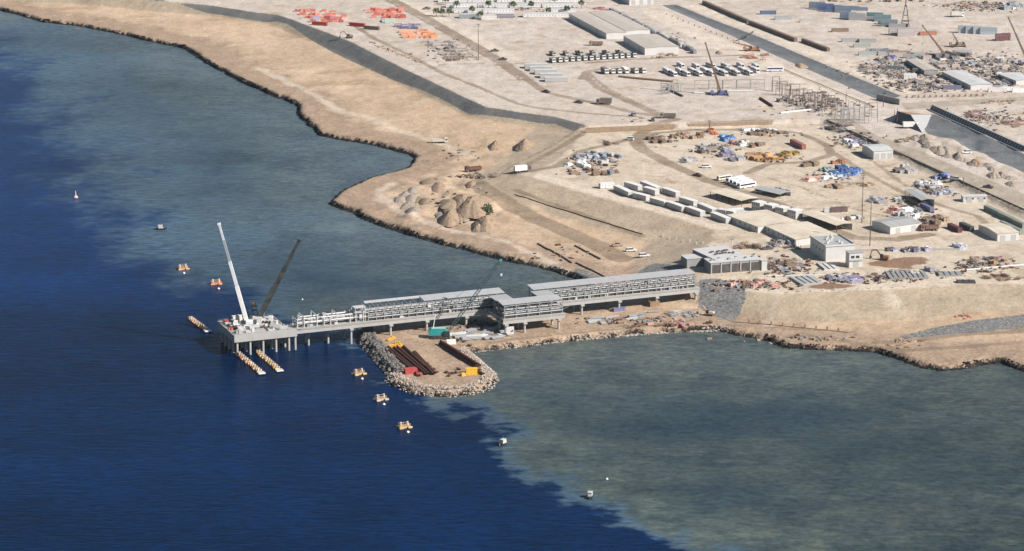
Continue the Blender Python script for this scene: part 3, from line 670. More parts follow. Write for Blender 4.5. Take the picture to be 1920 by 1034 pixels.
def roof(u0, u1, v0, v1, z, n):
    for i in range(n):
        a = u0 + (u1 - u0) * i / n; b = u0 + (u1 - u0) * (i + 1) / n
        MB().add([(a + .03, v0, z), (b - .03, v0, z), (b - .03, v1, z + .55), (a + .03, v1, z + .55), (a + .03, v0, z + .14), (b - .03, v0, z + .14), (b - .03, v1, z + .69), (a + .03, v1, z + .69)],
                 [(3, 2, 1, 0), (4, 5, 6, 7), (0, 1, 5, 4), (1, 2, 6, 5), (2, 3, 7, 6), (3, 0, 4, 7)]).build('roof_panel', 'rackroof', tre)
roof(uB + 1, uB2, RV1 - 1.6, RV1 + .4, ZD + 6.5, 5); roof(uB2, uC + 1, RV0 + 2.2, RV1 + .6, ZD + 6.45, 7); roof(uG - 1, uE - 1, RV0 + 2.0, RV1 + .6, ZD + 6.45, 14); roof(uL0 + .5, uG + 5.5, -LO + 2.2, -LO + 9.6, ZD + 6.45, 5)
for u in (uC - 9, uG - 4):
    m = MB().box(u + .4, u + 9.4, -LO + 9.7, RV0 - .8, ZD + 6.5, ZD + 6.65); m.build('roof_panel', 'roofg', tre)
    for v in (-LO + 12, -6): o = link('rack_frame', rk3, tre); o.location = (u + .6, v, ZD); o.rotation_euler = (0, 0, -math.pi / 2)
# box cabinets, valves and lumps in the rack so that it does not look empty
for i in range(120):
    u = random.uniform(uA + 2, uE - 6)
    if uC - 2 < u < uG + 2: continue
    s = random.uniform(.5, 1.3); v = random.uniform(.6, 5); z = random.choice((0, 0, 1.9, 3.8))
    MB().box(u, u + s * 1.4, v, v + s, ZD + z, ZD + z + random.uniform(.8, 1.7)).build('valve_box', random.choice(('white', 'steel', 'darksteel', 'roofg')), tre)
# white access tower
u0 = U(668)
for k in range(3):
    for du, dv in ((0, 0), (5, 0), (0, 4), (5, 4)): MB().box(u0 + du - .1, u0 + du + .1, 1.2 + dv - .1, 1.2 + dv + .1, ZD + k * 2.3, ZD + k * 2.3 + 2.28).build('scaffold_post', 'white', tre)
    MB().box(u0 - .3, u0 + 5.3, .9, 5.5, ZD + k * 2.3 + 2.284, ZD + k * 2.3 + 2.36).build('scaffold_deck', 'roofw', tre)
    MB().bar((u0, 1.1, ZD + k * 2.3), (u0 + 5, 1.1, ZD + k * 2.3 + 2.2), .1).build('scaffold_brace', 'white', tre)

# jetty head
pu0, pu1, pd = U(440), U(541), 26.0
plat = thing('jetty_platform', 'square concrete jetty head on tall piles carrying two mobile cranes', 'jetty platform', (T0.x, T0.y, 0), TA)
for i in range(4):
    for j in range(4):
        a, b = pu0 + (pu1 - pu0) * i / 4, pu0 + (pu1 - pu0) * (i + 1) / 4; c, d = pd * j / 4, pd * (j + 1) / 4
        MB().box(a + .02, b - .02, c + .02, d - .02, ZD - .6, ZD).build('deck_slab', 'conc', plat)
MB().box(pu0 - .3, pu1 + 4, -.5, .0, ZD - 3.2, ZD + .35).build('fascia_beam', 'conc', plat)
MB().box(pu0 - .6, pu0 - .02, .02, pd, ZD - 3.2, ZD + .3).build('fascia_beam', 'conc', plat)
MB().box(pu0 - .6, pu1, pd + .02, pd + .6, ZD - 3.2, ZD + .3).build('fascia_beam', 'conc', plat)
MB().box(pu1 + .02, pu1 + .5, 11.6, pd, ZD - 2.2, ZD + .3).build('fascia_beam', 'conc', plat)
for j in range(5):
    v = .2 + j * (pd - 1) / 4; MB().box(pu0, pu1, v, v + 1.2, ZD - 2.4, ZD - .602).build('cross_beam', 'conc', plat)
for i in range(5):
    for j in range(5): link('pile', pm, plat).location = (pu0 + 1.3 + i * (pu1 - pu0 - 1) / 4, .9 + j * (pd - 1.2) / 4, 0)
link('pile', pm, plat).location = (pu1 + 3.4, 1.0, 0)
MB().box(pu1 + .52, pu1 + 6, 0, 11.4, ZD - .7, ZD - .002).build('deck_slab', 'conc', plat)
for (a, b) in (((pu0, .3), (pu1, .3)), ((pu0, .3), (pu0, pd)), ((pu0, pd), (pu1, pd)), ((pu1, 12), (pu1, pd))):
    A = Vector((*a, ZD)); B = Vector((*b, ZD)); m = MB(); n = 12
    for i in range(n + 1): p = A.lerp(B, i / n); m.bar(p, p + Vector((0, 0, 1.1)), .07)
    for z in (.6, 1.1): m.bar(A + Vector((0, 0, z)), B + Vector((0, 0, z)), .06)
    m.build('handrail', 'steel', plat)
# loose things on the jetty head
def onp(u, v): return TW(u, v, ZD)
def crate(u, v, L, Wd, H, m, name, label, cat, rz=0, group=None):
    mb = MB().box(-L / 2, L / 2, -Wd / 2, Wd / 2, 0, H * .88).box(-L / 2 - .06, L / 2 + .06, -Wd / 2 - .06, Wd / 2 + .06, H * .885, H)
    for k in range(4):
        x = -L / 2 + (k + .5) * L / 4; mb.box(x - .06, x + .06, -Wd / 2 - .05, Wd / 2 + .05, .05, H * .87)
    return mesh_thing(name, mb, m, label, cat, onp(u, v), TA + rz, group)
place('site_container', CON6, 'white six-metre container on the jetty head below the dark crane boom', 'container', onp(pu0 + 14, 15), TA, None, {'body': WHITE})
place('site_container', CON6, 'pale container at the back of the jetty head behind the white crane', 'container', onp(pu0 + 9, 24), TA, None, {'body': (.62, .62, .6)})
for i, (u, v, L, Wd, H, m) in enumerate([(3, 3, 2.5, 2, 1.6, 'white'), (8, 3, 3, 1.5, 1.1, 'white'), (13, 3.6, 5, 1.8, 1.0, 'conc'), (19, 3, 3, 2.2, .8, 'roofw'), (5, 8, 2.2, 2, 1.8, 'white'), (3, 13, 2, 2, 1.2, 'roofw'),
        (2.5, 19, 3, 1.4, 1.3, 'white'), (12, 7.5, 4.5, 2.4, 1.4, 'roofw'), (21, 7, 3, 2, 1.1, 'conc'), (23, 13, 2, 4, .9, 'conc'), (23, 19, 1.6, 5, .8, 'roofw'), (6, 21, 2.2, 2.2, 1.7, 'conc'), (26, 4, 3, 2, .9, 'roofw')]):
    crate(pu0 + u * .97, v, L, Wd, H, m, 'equipment_crate', 'pale ribbed equipment crate standing on the jetty head', 'crate', random.uniform(-.3, .3), 'crates on the jetty head')
for i in range(26):
    crate(pu0 + random.uniform(1.5, 24), random.uniform(1.5, 24), random.uniform(.8, 2.6), random.uniform(.7, 1.8), random.uniform(.5, 2.0), random.choice(('white', 'roofg', 'steel', 'darksteel', 'timber', 'conc', 'roofw')), 'loose_equipment', 'small loose equipment case among the clutter of the jetty head', 'equipment', random.uniform(-1, 1), 'loose equipment on the jetty head')
for i in range(7):
    mb = MB()
    for k in range(5): mb.bar((-2.2, k * .4 - .8, .2 + .3 * (k % 2)), (2.2, k * .4 - .8, .2 + .3 * (k % 2)), .28)
    mesh_thing('timber_stack', mb, 'timber' if i % 3 else 'darksteel', 'loose stack of dark baulks on the jetty head', 'timber', onp(pu0 + random.choice((15, 17, 19, 12, 20)), random.uniform(4.5, 10)), TA + random.uniform(-.5, .5), 'baulks on the jetty head')
for i, (u, v) in enumerate(((1.5, 10), (2.5, 16), (1.8, 22), (4, 11), (3.5, 24))):
    mb = MB().cyl((0, 0, 0), (0, 0, 1.1), .55, 8).cyl((1.2, .4, 0), (1.2, .4, 1.1), .55, 8).box(-.6, 1.8, -.6, 1, -.0, .12)
    mesh_thing('drum_pallet', mb, 'paint', 'red drums on a pallet at the seaward edge of the jetty head', 'drum', onp(pu0 + u, v), random.uniform(0, 3), 'drums on the jetty head', (.5, .12, .08))
mb = MB().cyl((0, 0, 0), (0, 0, 4.5), 1.0, 12).cyl((0, 0, 4.5), (0, 0, 5.2), 1.0, 12, .3).box(-1.3, 1.3, -1.3, 1.3, -.0, .3)
mesh_thing('storage_silo', mb, 'white', 'white upright silo beside the white crane on the jetty head', 'silo', onp(pu0 + 6.5, 17), 0)
mb = MB()
for dx, dy in ((0, 0), (2, 0), (0, 2), (2, 2)): mb.bar((dx, dy, 0), (dx, dy, 7), .18)
for z in (2.2, 4.5, 6.8): mb.box(-.2, 2.2, -.2, 2.2, z, z + .15)
mb.box(.3, 1.7, .3, 1.7, 7, 8.6, 1)
mesh_thing('drilling_rig', mb, ['darksteel', 'orange'], 'dark framed drilling tower with an orange head at the back of the jetty head', 'rig', onp(pu0 + 15.5, 22), TA)

# ------------------------------------------------------------------ cranes
def crane(base, tip_px, label, boomcol, carcol=(.62, .62, .6), rz=None, lat=False, group=None, th=1.0, hook=True):
    tip = PY(tip_px[0], tip_px[1], base.y); d = tip - base
    t = thing('mobile_crane', label, 'crane', base, 0, group); az = math.atan2(d.y, d.x) if rz is None else rz
    piv = thing_part = Vector((0, 0, 3.0))
    Rm = Matrix.Rotation(az, 4, 'Z')
    def part(mb, nm, m, col=None, par=None):
        mb.v = [tuple(Rm @ Vector(p)) for p in mb.v]; return mb.build(nm, m, par or t, col)
    part(MB().box(-5.5, 6, -1.4, 1.4, .7, 1.6), 'carrier', 'paint', carcol)
    part(MB().prism([(4.2, 1.6), (6.2, 1.6), (6.2, 2.4), (5.9, 3.0), (4.2, 3.0)], -1.3, 1.3), 'cab', 'paint', carcol)
    part(MB().box(-3.2, 1.2, -1.35, 1.35, 1.75, 3.0), 'slewing_house', 'paint', carcol)
    part(MB().box(-4.6, -3.2, -1.4, 1.4, 1.7, 3.2), 'counterweight', 'darksteel')
    part(MB().box(.2, 1.9, .9, 1.9, 1.8, 3.4), 'operator_cab', 'glass')
    for x in (-4.5, -2.9, 1.8, 3.3, 4.9):
        for s in (-1, 1): part(MB().cyl((x, s * 1.2 - .25, .62), (x, s * 1.2 + .25, .62), .62, 10), 'wheel', 'rubber')
    for x in (-5.2, 3.9):
        part(MB().bar((x, -3.4, .9), (x, 3.4, .9), .35, .3).box(x - .5, x + .5, -3.8, -3.0, 0, .15).box(x - .5, x + .5, 3.0, 3.8, 0, .15).bar((x, -3.4, .1), (x, -3.4, .9), .25).bar((x, 3.4, .1), (x, 3.4, .9), .25), 'outrigger', 'darksteel')
    a = Vector((0, 0, 2.9)); b = d; L = (b - a).length; dr = (b - a).normalized()
    if not lat:
        segs = ((0, .36, 1.25), (.345, .62, 1.02), (.605, .84, .84), (.825, 1.0, .68))
        for i, (s0, s1, w) in enumerate(segs):
            MB().bar(a + dr * L * s0, a + dr * L * s1, w * th, w * 1.2 * th).build('boom_section', 'paint', t, boomcol[i % len(boomcol)])
        MB().bar(a + dr * (L - .3), a + dr * (L + .6), .9 * th, 1.2 * th).build('boom_head', 'paint', t, boomcol[0])
    else:
        lattice(t, a, a + dr * L, 1.25 * th, boomcol[0])
    MB().cyl(Vector((0, 0, 2.2)) + Rm.to_3x3() @ Vector((1.5, 0, 0)), a + dr * L * .22, .22, 8).build('lift_cylinder', 'steel', t)
    if hook:
        hl = min(L * .45, 14); MB().bar(b + Vector((.5, -.3, 0)), b + Vector((.5, -.3, -hl)), .07).build('hoist_rope', 'darksteel', t)
        MB().box(.25, .75, -.5, 0, 0, .9).build('hook_block', 'darksteel', t).location = (b.x, b.y, b.z - hl - 1.2)
    return t
def lattice(t, a, b, w, col):
    d = (b - a).normalized(); up = Vector((0, 0, 1)) if abs(d.z) < .95 else Vector((1, 0, 0)); x = d.cross(up).normalized(); y = x.cross(d); L = (b - a).length
    n = max(6, int(L / (w * 1.6))); cs = [(-1, -1), (1, -1), (1, 1), (-1, 1)]
    def tap(s): return min(1, .25 + min(s, 1 - s) * 7)
    def pt(s, c): return a + d * L * s + (x * c[0] + y * c[1]) * w / 2 * tap(s)
    for c in cs:
        m = MB()
        for i in range(n): m.bar(pt(i / n, c), pt((i + 1) / n, c), .16)
        m.build('chord', 'paint', t, col)
    m = MB()
    for i in range(n):
        for k in range(4): m.bar(pt(i / n, cs[k]), pt((i + 1) / n, cs[(k + 1) % 4]), .09)
    m.build('lacing', 'paint', t, col)
crane(onp(pu0 + 9.5, 12.5), (411, 421), 'white telescopic mobile crane on the jetty head with its boom raised over the sea', [(.78, .78, .76), (.66, .68, .7), (.3, .33, .36), (.6, .62, .64)], (.75, .75, .73), th=1.15)
crane(onp(pu0 + 17.5, 18), (561, 451), 'dark-boomed mobile crane at the landward side of the jetty head', [(.03, .04, .045), (.025, .033, .037), (.03, .04, .044)], (.6, .6, .58), th=1.7)
crane(G(1350, 179), (1323, 82), 'blue mobile crane with brown boom beside the steel gantries', [(.16, .11, .08), (.13, .09, .07)], (.1, .12, .3))
crane(G(1771, 110), (1730, 49), 'mobile crane with leaning brown boom among scrap below the stacked containers', [(.2, .14, .10), (.16, .12, .1)], (.25, .24, .26))
crane(G(1926, 122), (1891, 34), 'mobile crane with tall brown boom at the far edge of the scrap yard', [(.17, .13, .11), (.14, .11, .1)], (.1, .11, .2))
crane(G(1796, 88), (1787, 64), 'small brown crane with short boom standing alone on open sand', [(.26, .17, .12), (.22, .15, .12)], (.28, .2, .16), th=.9)
crane(G(1410, 96), (1376, 80), 'rust red crane with a low boom reaching over the lined channel', [(.3, .13, .08)], (.35, .18, .12), hook=False, th=.8)
# the teal crawler crane on the causeway
tb = G(826, 634, 3); t = thing('crawler_crane', 'teal crawler crane with a long thin lattice boom on the rubble causeway', 'crane', tb, 0)
TEAL = (.02, .27, .26)
for s in (-1, 1): MB().prism([(-4.4, .4), (-3.8, 0), (3.8, 0), (4.4, .4), (4.4, .9), (3.8, 1.3), (-3.8, 1.3), (-4.4, .9)], s * 2.4 - .5, s * 2.4 + .5).build('track', 'rubber', t)
MB().prism([(-4.8, 1.5), (3.2, 1.5), (3.4, 2.6), (2.8, 4.6), (-4.4, 4.8), (-4.8, 4.2)], -1.9, 1.9).build('house', 'paint', t, TEAL)
MB().box(-5.6, -4.82, -2.1, 2.1, 1.5, 4.2).build('counterweight', 'paint', t, (.04, .2, .2))
MB().box(2.0, 4.4, -2.9, -1.92, 1.6, 4.0).build('operator_cab', 'glass', t); MB().box(1.9, 4.5, -2.95, -1.9, 4.02, 4.15).build('cab_roof', 'paint', t, TEAL)
MB().box(-4.2, 2.4, -1.5, 1.5, 4.81, 4.9).build('walkway', 'paint', t, (.25, .5, .48))
tip = PY(939, 489, tb.y + 4) - tb
lattice(t, Vector((3.0, 0, 2.2)), tip, 1.15, (.03, .085, .095))
MB().bar((-3.4, 0, 4.6), (-2.2, 0, 11.5), .35).build('back_mast', 'paint', t, (.7, .72, .7))
for s in (-.5, .5): MB().bar((-2.2, s, 11.4), tip + Vector((0, s, 0)), .06).build('pendant_rope', 'darksteel', t)
MB().bar(tip, tip + Vector((.3, 0, -6)), .06).build('hoist_rope', 'darksteel', t); MB().box(-.1, .7, -.3, .3, 0, 1.0).build('hook_block', 'paint', t, (.7, .7, .68)).location = tip + Vector((0, 0, -7.3))
MB().box(-.6, .6, -.5, .5, -.5, .7).build('boom_head', 'paint', t, (.05, .3, .31)).location = tip

# ------------------------------------------------------------------ rubble and rock edges
def polyline_pts(pts, step):
    out = []
    for a, b in zip(pts[:-1], pts[1:]):
        L = (b - a).length; n = max(1, int(L / step))
        for i in range(n): out.append((a.lerp(b, i / n), (b - a).normalized()))
    return out
cw = thing('rubble_causeway', 'curved armour of boulders round the tip of the sandy causeway', 'rock armour', P(800, 720), 0)
tipc = [P(*p) for p in [(672, 625), (676, 642), (694, 660), (712, 682), (726, 698), (735, 706), (724, 713), (740, 724), (770, 736), (800, 741), (840, 744), (880, 741), (915, 731), (930, 716), (925, 701), (900, 680), (880, 662)]]
rocks = [MB().blob((0, 0, 0), 1, (1, .85, .7), 6, 4, .28).mesh('boulder', 'rockp') for _ in range(5)]; rocksd = [MB().blob((0, 0, 0), 1, (1, .85, .75), 6, 4, .32).mesh('boulder', 'rockd') for _ in range(5)]
stuff = MB(); cnt = 0
org = cw.location
cen = P(810, 690, 3)
for p, d in polyline_pts(tipc, .5):
    dark = p.x < P(736, 705).x and p.y > P(735, 708).y
    nrm = Vector((-d.y, d.x, 0)); nrm = nrm if (cen - p).dot(nrm) > 0 else -nrm
    for k in range(4):
        off = random.uniform(-1.6, 6.0 if not dark else 6.5); r = random.uniform(.3, .78) if not dark else random.uniform(.45, 1.25)
        q = p + nrm * off + d * random.uniform(-.6, .6); g = hz(q.x, q.y)
        z = max(g, -.4 + max(0, min(off + 1.6, 4)) * .8) + r * .15
        if r > (.6 if not dark else .8) and cnt < 290:
            o = link('boulder', random.choice(rocksd if dark else rocks), cw); o.location = q - org; o.location.z = z; o.scale = (r * random.uniform(.8, 1.3), r, r * random.uniform(.8, 1.1)); o.rotation_euler = (random.uniform(-.5, .5), random.uniform(-.5, .5), random.uniform(0, 6)); cnt += 1
        else: stuff.blob((q.x - org.x, q.y - org.y, z), r * .8, (1, .9, .7), 5, 3, .3, 1 if dark else 0)
o = stuff.build('small_rubble', ['rockp', 'rockd'], cw); o['kind'] = 'stuff'
# south shore rubble and dark coral ledge
def edge_rocks(name, pts, step, r0, r1, m, label, cat, inland, per=2, zb=0.0, lo=-1.0):
    mb = MB(); pts = [P(*p) for p in pts]
    for p, d in polyline_pts(pts, step):
        nrm = Vector((-d.y, d.x, 0)) * inland
        for k in range(per):
            r = random.uniform(r0, r1) * (.45 + 1.15 * float(vnoise(np.array([p.x / 7.0]), np.array([p.y / 13.0]), 77)[0])); q = p + nrm * random.uniform(lo, 1.6) + d * random.uniform(-step, step)
            mb.blob((q.x, q.y, max(hz(q.x, q.y), zb) + r * .1), r, (1.2, 1.2, .75), 5, 3, .35)
    o = mb.build(name, m); tag(o, label, cat, None, 'stuff')
edge_rocks('shore_rubble', [(880, 662), (930, 656), (1000, 648), (1060, 641), (1130, 634), (1200, 628), (1280, 623), (1350, 621), (1372, 625)], .7, .2, .5, 'tanc', 'pale rubble lining the shore below the trestle', 'rubble', 1, 3)
cl = coast_px[:43]
edge_rocks('coral_ledge', cl, .8, .25, .6, 'coral', 'dark wave-cut coral ledge edging the northern bay', 'rocks', 1, 2, .1, -.5)
edge_rocks('coral_ledge', coast_px[74:91], .8, .25, .65, 'coral', 'dark wave-cut coral ledge edging the sandy southern point', 'rocks', 1, 2, .1, -.5)

# ------------------------------------------------------------------ things on the causeway and under the trestle
def pipe_on(a, b, r, label, group, m='rust', name='steel_pipe', z=0):
    A = G(*a, 3); B = G(*b, 3); A.z += r + z; B.z += r + z; mid = (A + B) / 2; mb = MB().tube(A - mid, B - mid, r, 12)
    return mesh_thing(name, mb, m, label, 'pipe', mid, 0, group)
lp = 'long rusty tubular pile lying by the rocky seaward side of the causeway'
for a, b, z in (((724, 655), (786, 707), 0), ((728, 653), (790, 706), 0), ((739, 654), (799, 704), 0), ((744, 652), (804, 703), 0), ((757, 652), (797, 690), 0), ((775, 663), (812, 704), 0), ((778, 662), (815, 702), 0)): pipe_on(a, b, .62, lp, 'piles on the seaward side of the causeway')
lp2 = 'long rusty tubular pile lying by the landward side of the causeway'
for a, b, z in (((824, 647), (892, 690), 0), ((828, 646), (896, 689), 0), ((832, 645), (900, 688), 0), ((826, 647), (894, 689.5), 1.2), ((892, 696), (909, 706), 0)): pipe_on(a, b, .62, lp2, 'piles on the landward side of the causeway', z=z)
def box_thing(px, py, L, Wd, H, col, name, label, cat, rz=0, group=None, m='paint', lid=True):
    b = G(px, py, 3)
    mb = MB().box(-L / 2, L / 2, -Wd / 2, Wd / 2, 0, H)
    for k in range(3):
        x = -L / 2 + (k + .5) * L / 3; mb.box(x - .07, x + .07, -Wd / 2 - .06, Wd / 2 + .06, .02, H - .02)
    if lid: mb.box(-L / 2 - .07, L / 2 + .07, -Wd / 2 - .07, Wd / 2 + .07, H + .002, H + .12)
    return mesh_thing(name, mb, m, label, cat, b, rz, group, col)
box_thing(770, 700, 5.5, 3, 2.2, (.42, .06, .06), 'tool_container', 'red open-sided tool box beside the ends of the rusty piles', 'container', .3)
box_thing(786, 705, 2.5, 2, 1.2, (.36, .08, .07), 'fuel_tank', 'small dark red tank beside the red tool box', 'tank', .3)
box_thing(884, 701, 5, 3.2, 2.4, (.72, .42, .03), 'hammer_frame', 'yellow steel box frame at the tip of the causeway', 'frame', .1)
box_thing(868, 705, 2, 1.5, 1.2, (.7, .4, .05), 'toolbox', 'small yellow tool box beside the yellow box frame', 'box', .6)
box_thing(846, 645, 4.2, 2.2, 1.7, (.8, .79, .77), 'site_box', 'white site box standing in front of the teal crawler crane', 'box', .1)
for i, (x, y, L) in enumerate(((733, 638, 3), (738, 650, 2.6), (748, 646, 2.2), (748, 652, 2))):
    b = G(x, y, 3); mb = MB()
    for k in range(3): mb.bar((-L, k * .7 - .7, .35 + .5 * (k % 2)), (L, k * .7 - .5, .5 + .4 * (k % 2)), .4)
    mb.bar((-L * .6, -1, .4), (-L * .6, 1.2, .6), .35); mb.bar((L * .5, -1, .4), (L * .5, 1.2, 1.6), .35)
    mesh_thing('pile_guide', mb, 'paint', 'yellow steel pile guide lying at the root of the rusty piles', 'frame', b, random.uniform(0, 3), 'yellow pile guides', (.62, .36, .04))
for i, (x, y) in enumerate(((806, 690), (812, 694), (800, 684), (818, 700), (848, 702), (842, 706), (856, 700), (860, 694), (838, 700), (715, 645), (858, 640), (870, 642), (880, 650))):
    b = G(x, y, 3); mb = MB().blob((0, 0, .5), .8, (1.3, 1, .8), 6, 4, .3).bar((-1.5, 0, .4), (1.3, .6, .9), .3).bar((-.6, -1, .3), (.4, 1.1, .5), .3)
    mesh_thing('scrap_heap', mb, 'rust' if i % 3 else 'darksteel', 'small heap of scrap steel on the sandy causeway', 'scrap', b, random.uniform(0, 6), 'scrap heaps on the causeway')
# signboard
b = G(957, 632, 3); t = thing('sign_board', 'white sign board with a dark mark beside the shore track under the trestle', 'sign', b, .25)
MB().box(-1.7, 1.7, -.1, .1, 1.2, 5.0).build('panel', 'white', t)
for x in (-1.2, 1.2): MB().box(x - .12, x + .12, .11, .35, 0, 4.8).build('post', 'steel', t)
MB().add([(-.2, -.106, 2.2), (1.5, -.106, 2.6), (1.2, -.106, 3.4), (.3, -.106, 3.0)], [(0, 1, 2, 3)]).build('mark', 'darksteel', t)
# bundles of steel around the crane and below the trestle
def bundle(px, py, L, n, r, m, rz, label, group, name='steel_bundle', z0=3, rows=2):
    b = G(px, py, z0); mb = MB()
    for k in range(rows):
        for i in range(n - k): mb.cyl((-L / 2 + random.uniform(-.3, .3), (i - (n - k - 1) / 2) * r * 2.05, r + k * r * 1.8 + .15), (L / 2 + random.uniform(-.3, .3), (i - (n - k - 1) / 2) * r * 2.05, r + k * r * 1.8 + .15), r, 6)
    for x in (-L * .3, L * .3): mb.box(x - .1, x + .1, -n * r, n * r, 0, .15)
    return mesh_thing(name, mb, m, label, 'steel', b, rz, group)
for i in range(22):
    x = random.uniform(855, 950); y = 634 - (x - 855) * .10 + random.uniform(-12, 8)
    bundle(x, y, random.uniform(4, 10), random.randint(4, 7), random.uniform(.18, .3), random.choice(('steel', 'steel', 'roofg', 'white')), TA + random.uniform(-.3, .5), 'bundle of grey steel tubes stacked below the trestle beside the teal crane', 'steel bundles by the teal crane')
for i in range(16):
    x = random.uniform(1100, 1230); y = 606 - (x - 1100) * .12 + random.uniform(-6, 8)
    bundle(x, y, random.uniform(3, 8), random.randint(3, 6), random.uniform(.16, .26), random.choice(('steel', 'roofg', 'timber')), TA + random.uniform(-.5, .5), 'bundle of grey steel stacked under the shore end of the trestle', 'steel bundles under the shore end')
for i in range(12):
    x = random.uniform(1150, 1335); b = G(x, 616 - (x - 1150) * .03 + random.uniform(-5, 6), 3)
    mb = MB()
    for k in range(6): mb.bar((random.uniform(-2.5, 2.5), random.uniform(-2, 2), .2), (random.uniform(-2.5, 2.5), random.uniform(-2, 2), random.uniform(.4, 1.6)), .2)
    mesh_thing('rebar_cage', mb, random.choice(('steel', 'rust', 'timber')), 'tangled offcuts of steel and timber on the shore sand below the trestle', 'scrap', b, 0, 'offcuts on the shore sand')
box_thing(1160, 583, 6, 2.6, 1.4, (.14, .16, .3), 'flat_trailer', 'low blue-grey trailer parked beneath the shore end of the trestle', 'trailer', TA)
box_thing(1226, 574, 5, 2.6, 2.4, (.25, .16, .11), 'site_box', 'brown site box between trestle piles near the shore', 'box', TA)
b = G(1330, 592, 3); place('excavator', EXC, 'pale excavator working at the foot of the grey gravel abutment', 'excavator', b, 2.8, None, {'body': (.55, .42, .32)})

# ------------------------------------------------------------------ floats, buoys and boats
def float_unit(px, py, col, label, s=1.0):
    t = thing('mooring_float', label, 'float', P(px, py), random.uniform(.2, .6)); t.scale = (s,) * 3
    MB().prism([(-2.3, -.3), (2.3, -.3), (2.7, .25), (2.3, .8), (-2.3, .8), (-2.7, .25)], -1.3, 1.3).build('pontoon', 'paint', t, col)
    for x, y in ((-2.0, -1.7), (2.0, -1.7), (-2.0, 1.7), (2.0, 1.7)): MB().cyl((x - .9, y, .25), (x + .9, y, .25), .55, 10).build('float_drum', 'paint', t, jit(col))
    for x in (-1.6, 1.5): MB().cyl((x, 0, .8), (x, 0, 2.6), .42, 8).build('bollard', 'paint', t, (.6, .5, .42))
    m = MB()
    for x in (-2.2, 0, 2.2): m.bar((x, -1.25, .8), (x, -1.25, 1.9), .12); m.bar((x, 1.25, .8), (x, 1.25, 1.9), .12)
    for y in (-1.25, 1.25): m.bar((-2.2, y, 1.9), (2.2, y, 1.9), .12)
    m.build('handrail', 'paint', t, (.6, .42, .25)); return t
def buoy(px, py, s, col, label, mast=False, group=None):
    t = thing('buoy', label, 'buoy', P(px, py), 0, group); t.scale = (s,) * 3
    MB().cyl((0, 0, -.3), (0, 0, .35), .9, 12).cyl((0, 0, .35), (0, 0, .8), .9, 12, .45).build('body', 'paint', t, col)
    MB().cyl((0, 0, .8), (0, 0, 2.8 if mast else 1.3), .3 if mast else .14, 8, .12 if mast else .1).build('mast', 'paint', t, col)
    return t
buoy(345, 513, .7, (.8, .8, .78), 'small white buoy beside the farthest orange float'); buoy(410, 542, .7, (.8, .8, .78), 'small white buoy beside the bright orange float near the jetty')
for (x, y), n, c in zip(((679, 711), (720, 759), (765, 811)), ('float below the dark rocks of the causeway', 'middle float off the causeway tip', 'outermost float off the causeway tip'), range(3)): buoy(x, y, .7, (.8, .8, .78), 'small white buoy beside the ' + n)
float_unit(343, 505, (.5, .26, .14), 'orange mooring float beyond the white crane, farther from the jetty')
float_unit(405, 533, (.58, .24, .13), 'bright orange mooring float just beyond the jetty head')
float_unit(673, 702, (.46, .32, .16), 'tan mooring float off the dark rocks of the causeway')
float_unit(714, 750, (.43, .34, .24), 'pale mooring float between two others off the causeway tip')
float_unit(758, 802, (.5, .34, .16), 'yellowish mooring float farthest out from the causeway tip')
def float_string(a, b, n, label, cols):
    A = P(*a); B = P(*b); t = thing('float_string', label, 'floating boom', A, ang(A, B)); L = (B - A).length
    for i in range(n):
        x = (i + .5) * L / n; w = L / n
        c = jit(random.choice(cols), .4)
        dy = random.uniform(-.35, .35); k_ = random.uniform(.8, 1.1); MB().prism([(x - w * .34, -.2), (x + w * .34, -.2), (x + w * .4, .35), (x + w * .3, .9 * k_), (x - w * .3, .9 * k_), (x - w * .4, .35)], dy - 1.15 * k_, dy + 1.15 * k_).build('pontoon', 'paint', t, c)
        MB().cyl((x, -.5, .9), (x, -.5, 1.5 + .5 * (i % 2)), .5, 8).cyl((x + w * .2, .6, .9), (x + w * .2, .6, 1.6), .45, 8).build('bollard', 'paint', t, jit((.52, .4, .3), .3))
    MB().prism([(L, -.2), (L + 2.4, -.2), (L + 3.2, .4), (L + 2.4, .8), (L, .8)], -1.6, 1.6).build('end_pad', 'white', t)
OR = [(.5, .25, .13), (.43, .27, .15), (.5, .31, .19)]; YE = [(.46, .33, .11), (.42, .31, .14), (.47, .27, .12)]
float_string((445, 664), (488, 700), 12, 'string of reddish orange floats under the corner pile of the jetty head', OR)
float_string((482, 661), (522, 695), 11, 'string of yellowish orange floats between the front piles of the jetty head', YE)
float_string((355, 598), (387, 621), 9, 'string of orange floats moored off the shaded seaward side of the jetty head', OR)
buoy(142, 371, 1.45, (.6, .42, .42), 'pink conical marker buoy alone in the deep water', True)
buoy(1138, 899, .6, (.8, .8, .8), 'tiny white buoy near the grey boat at the reef edge'); buoy(567, 562, .5, (.8, .8, .8), 'tiny white buoy in the bay behind the open pipework')
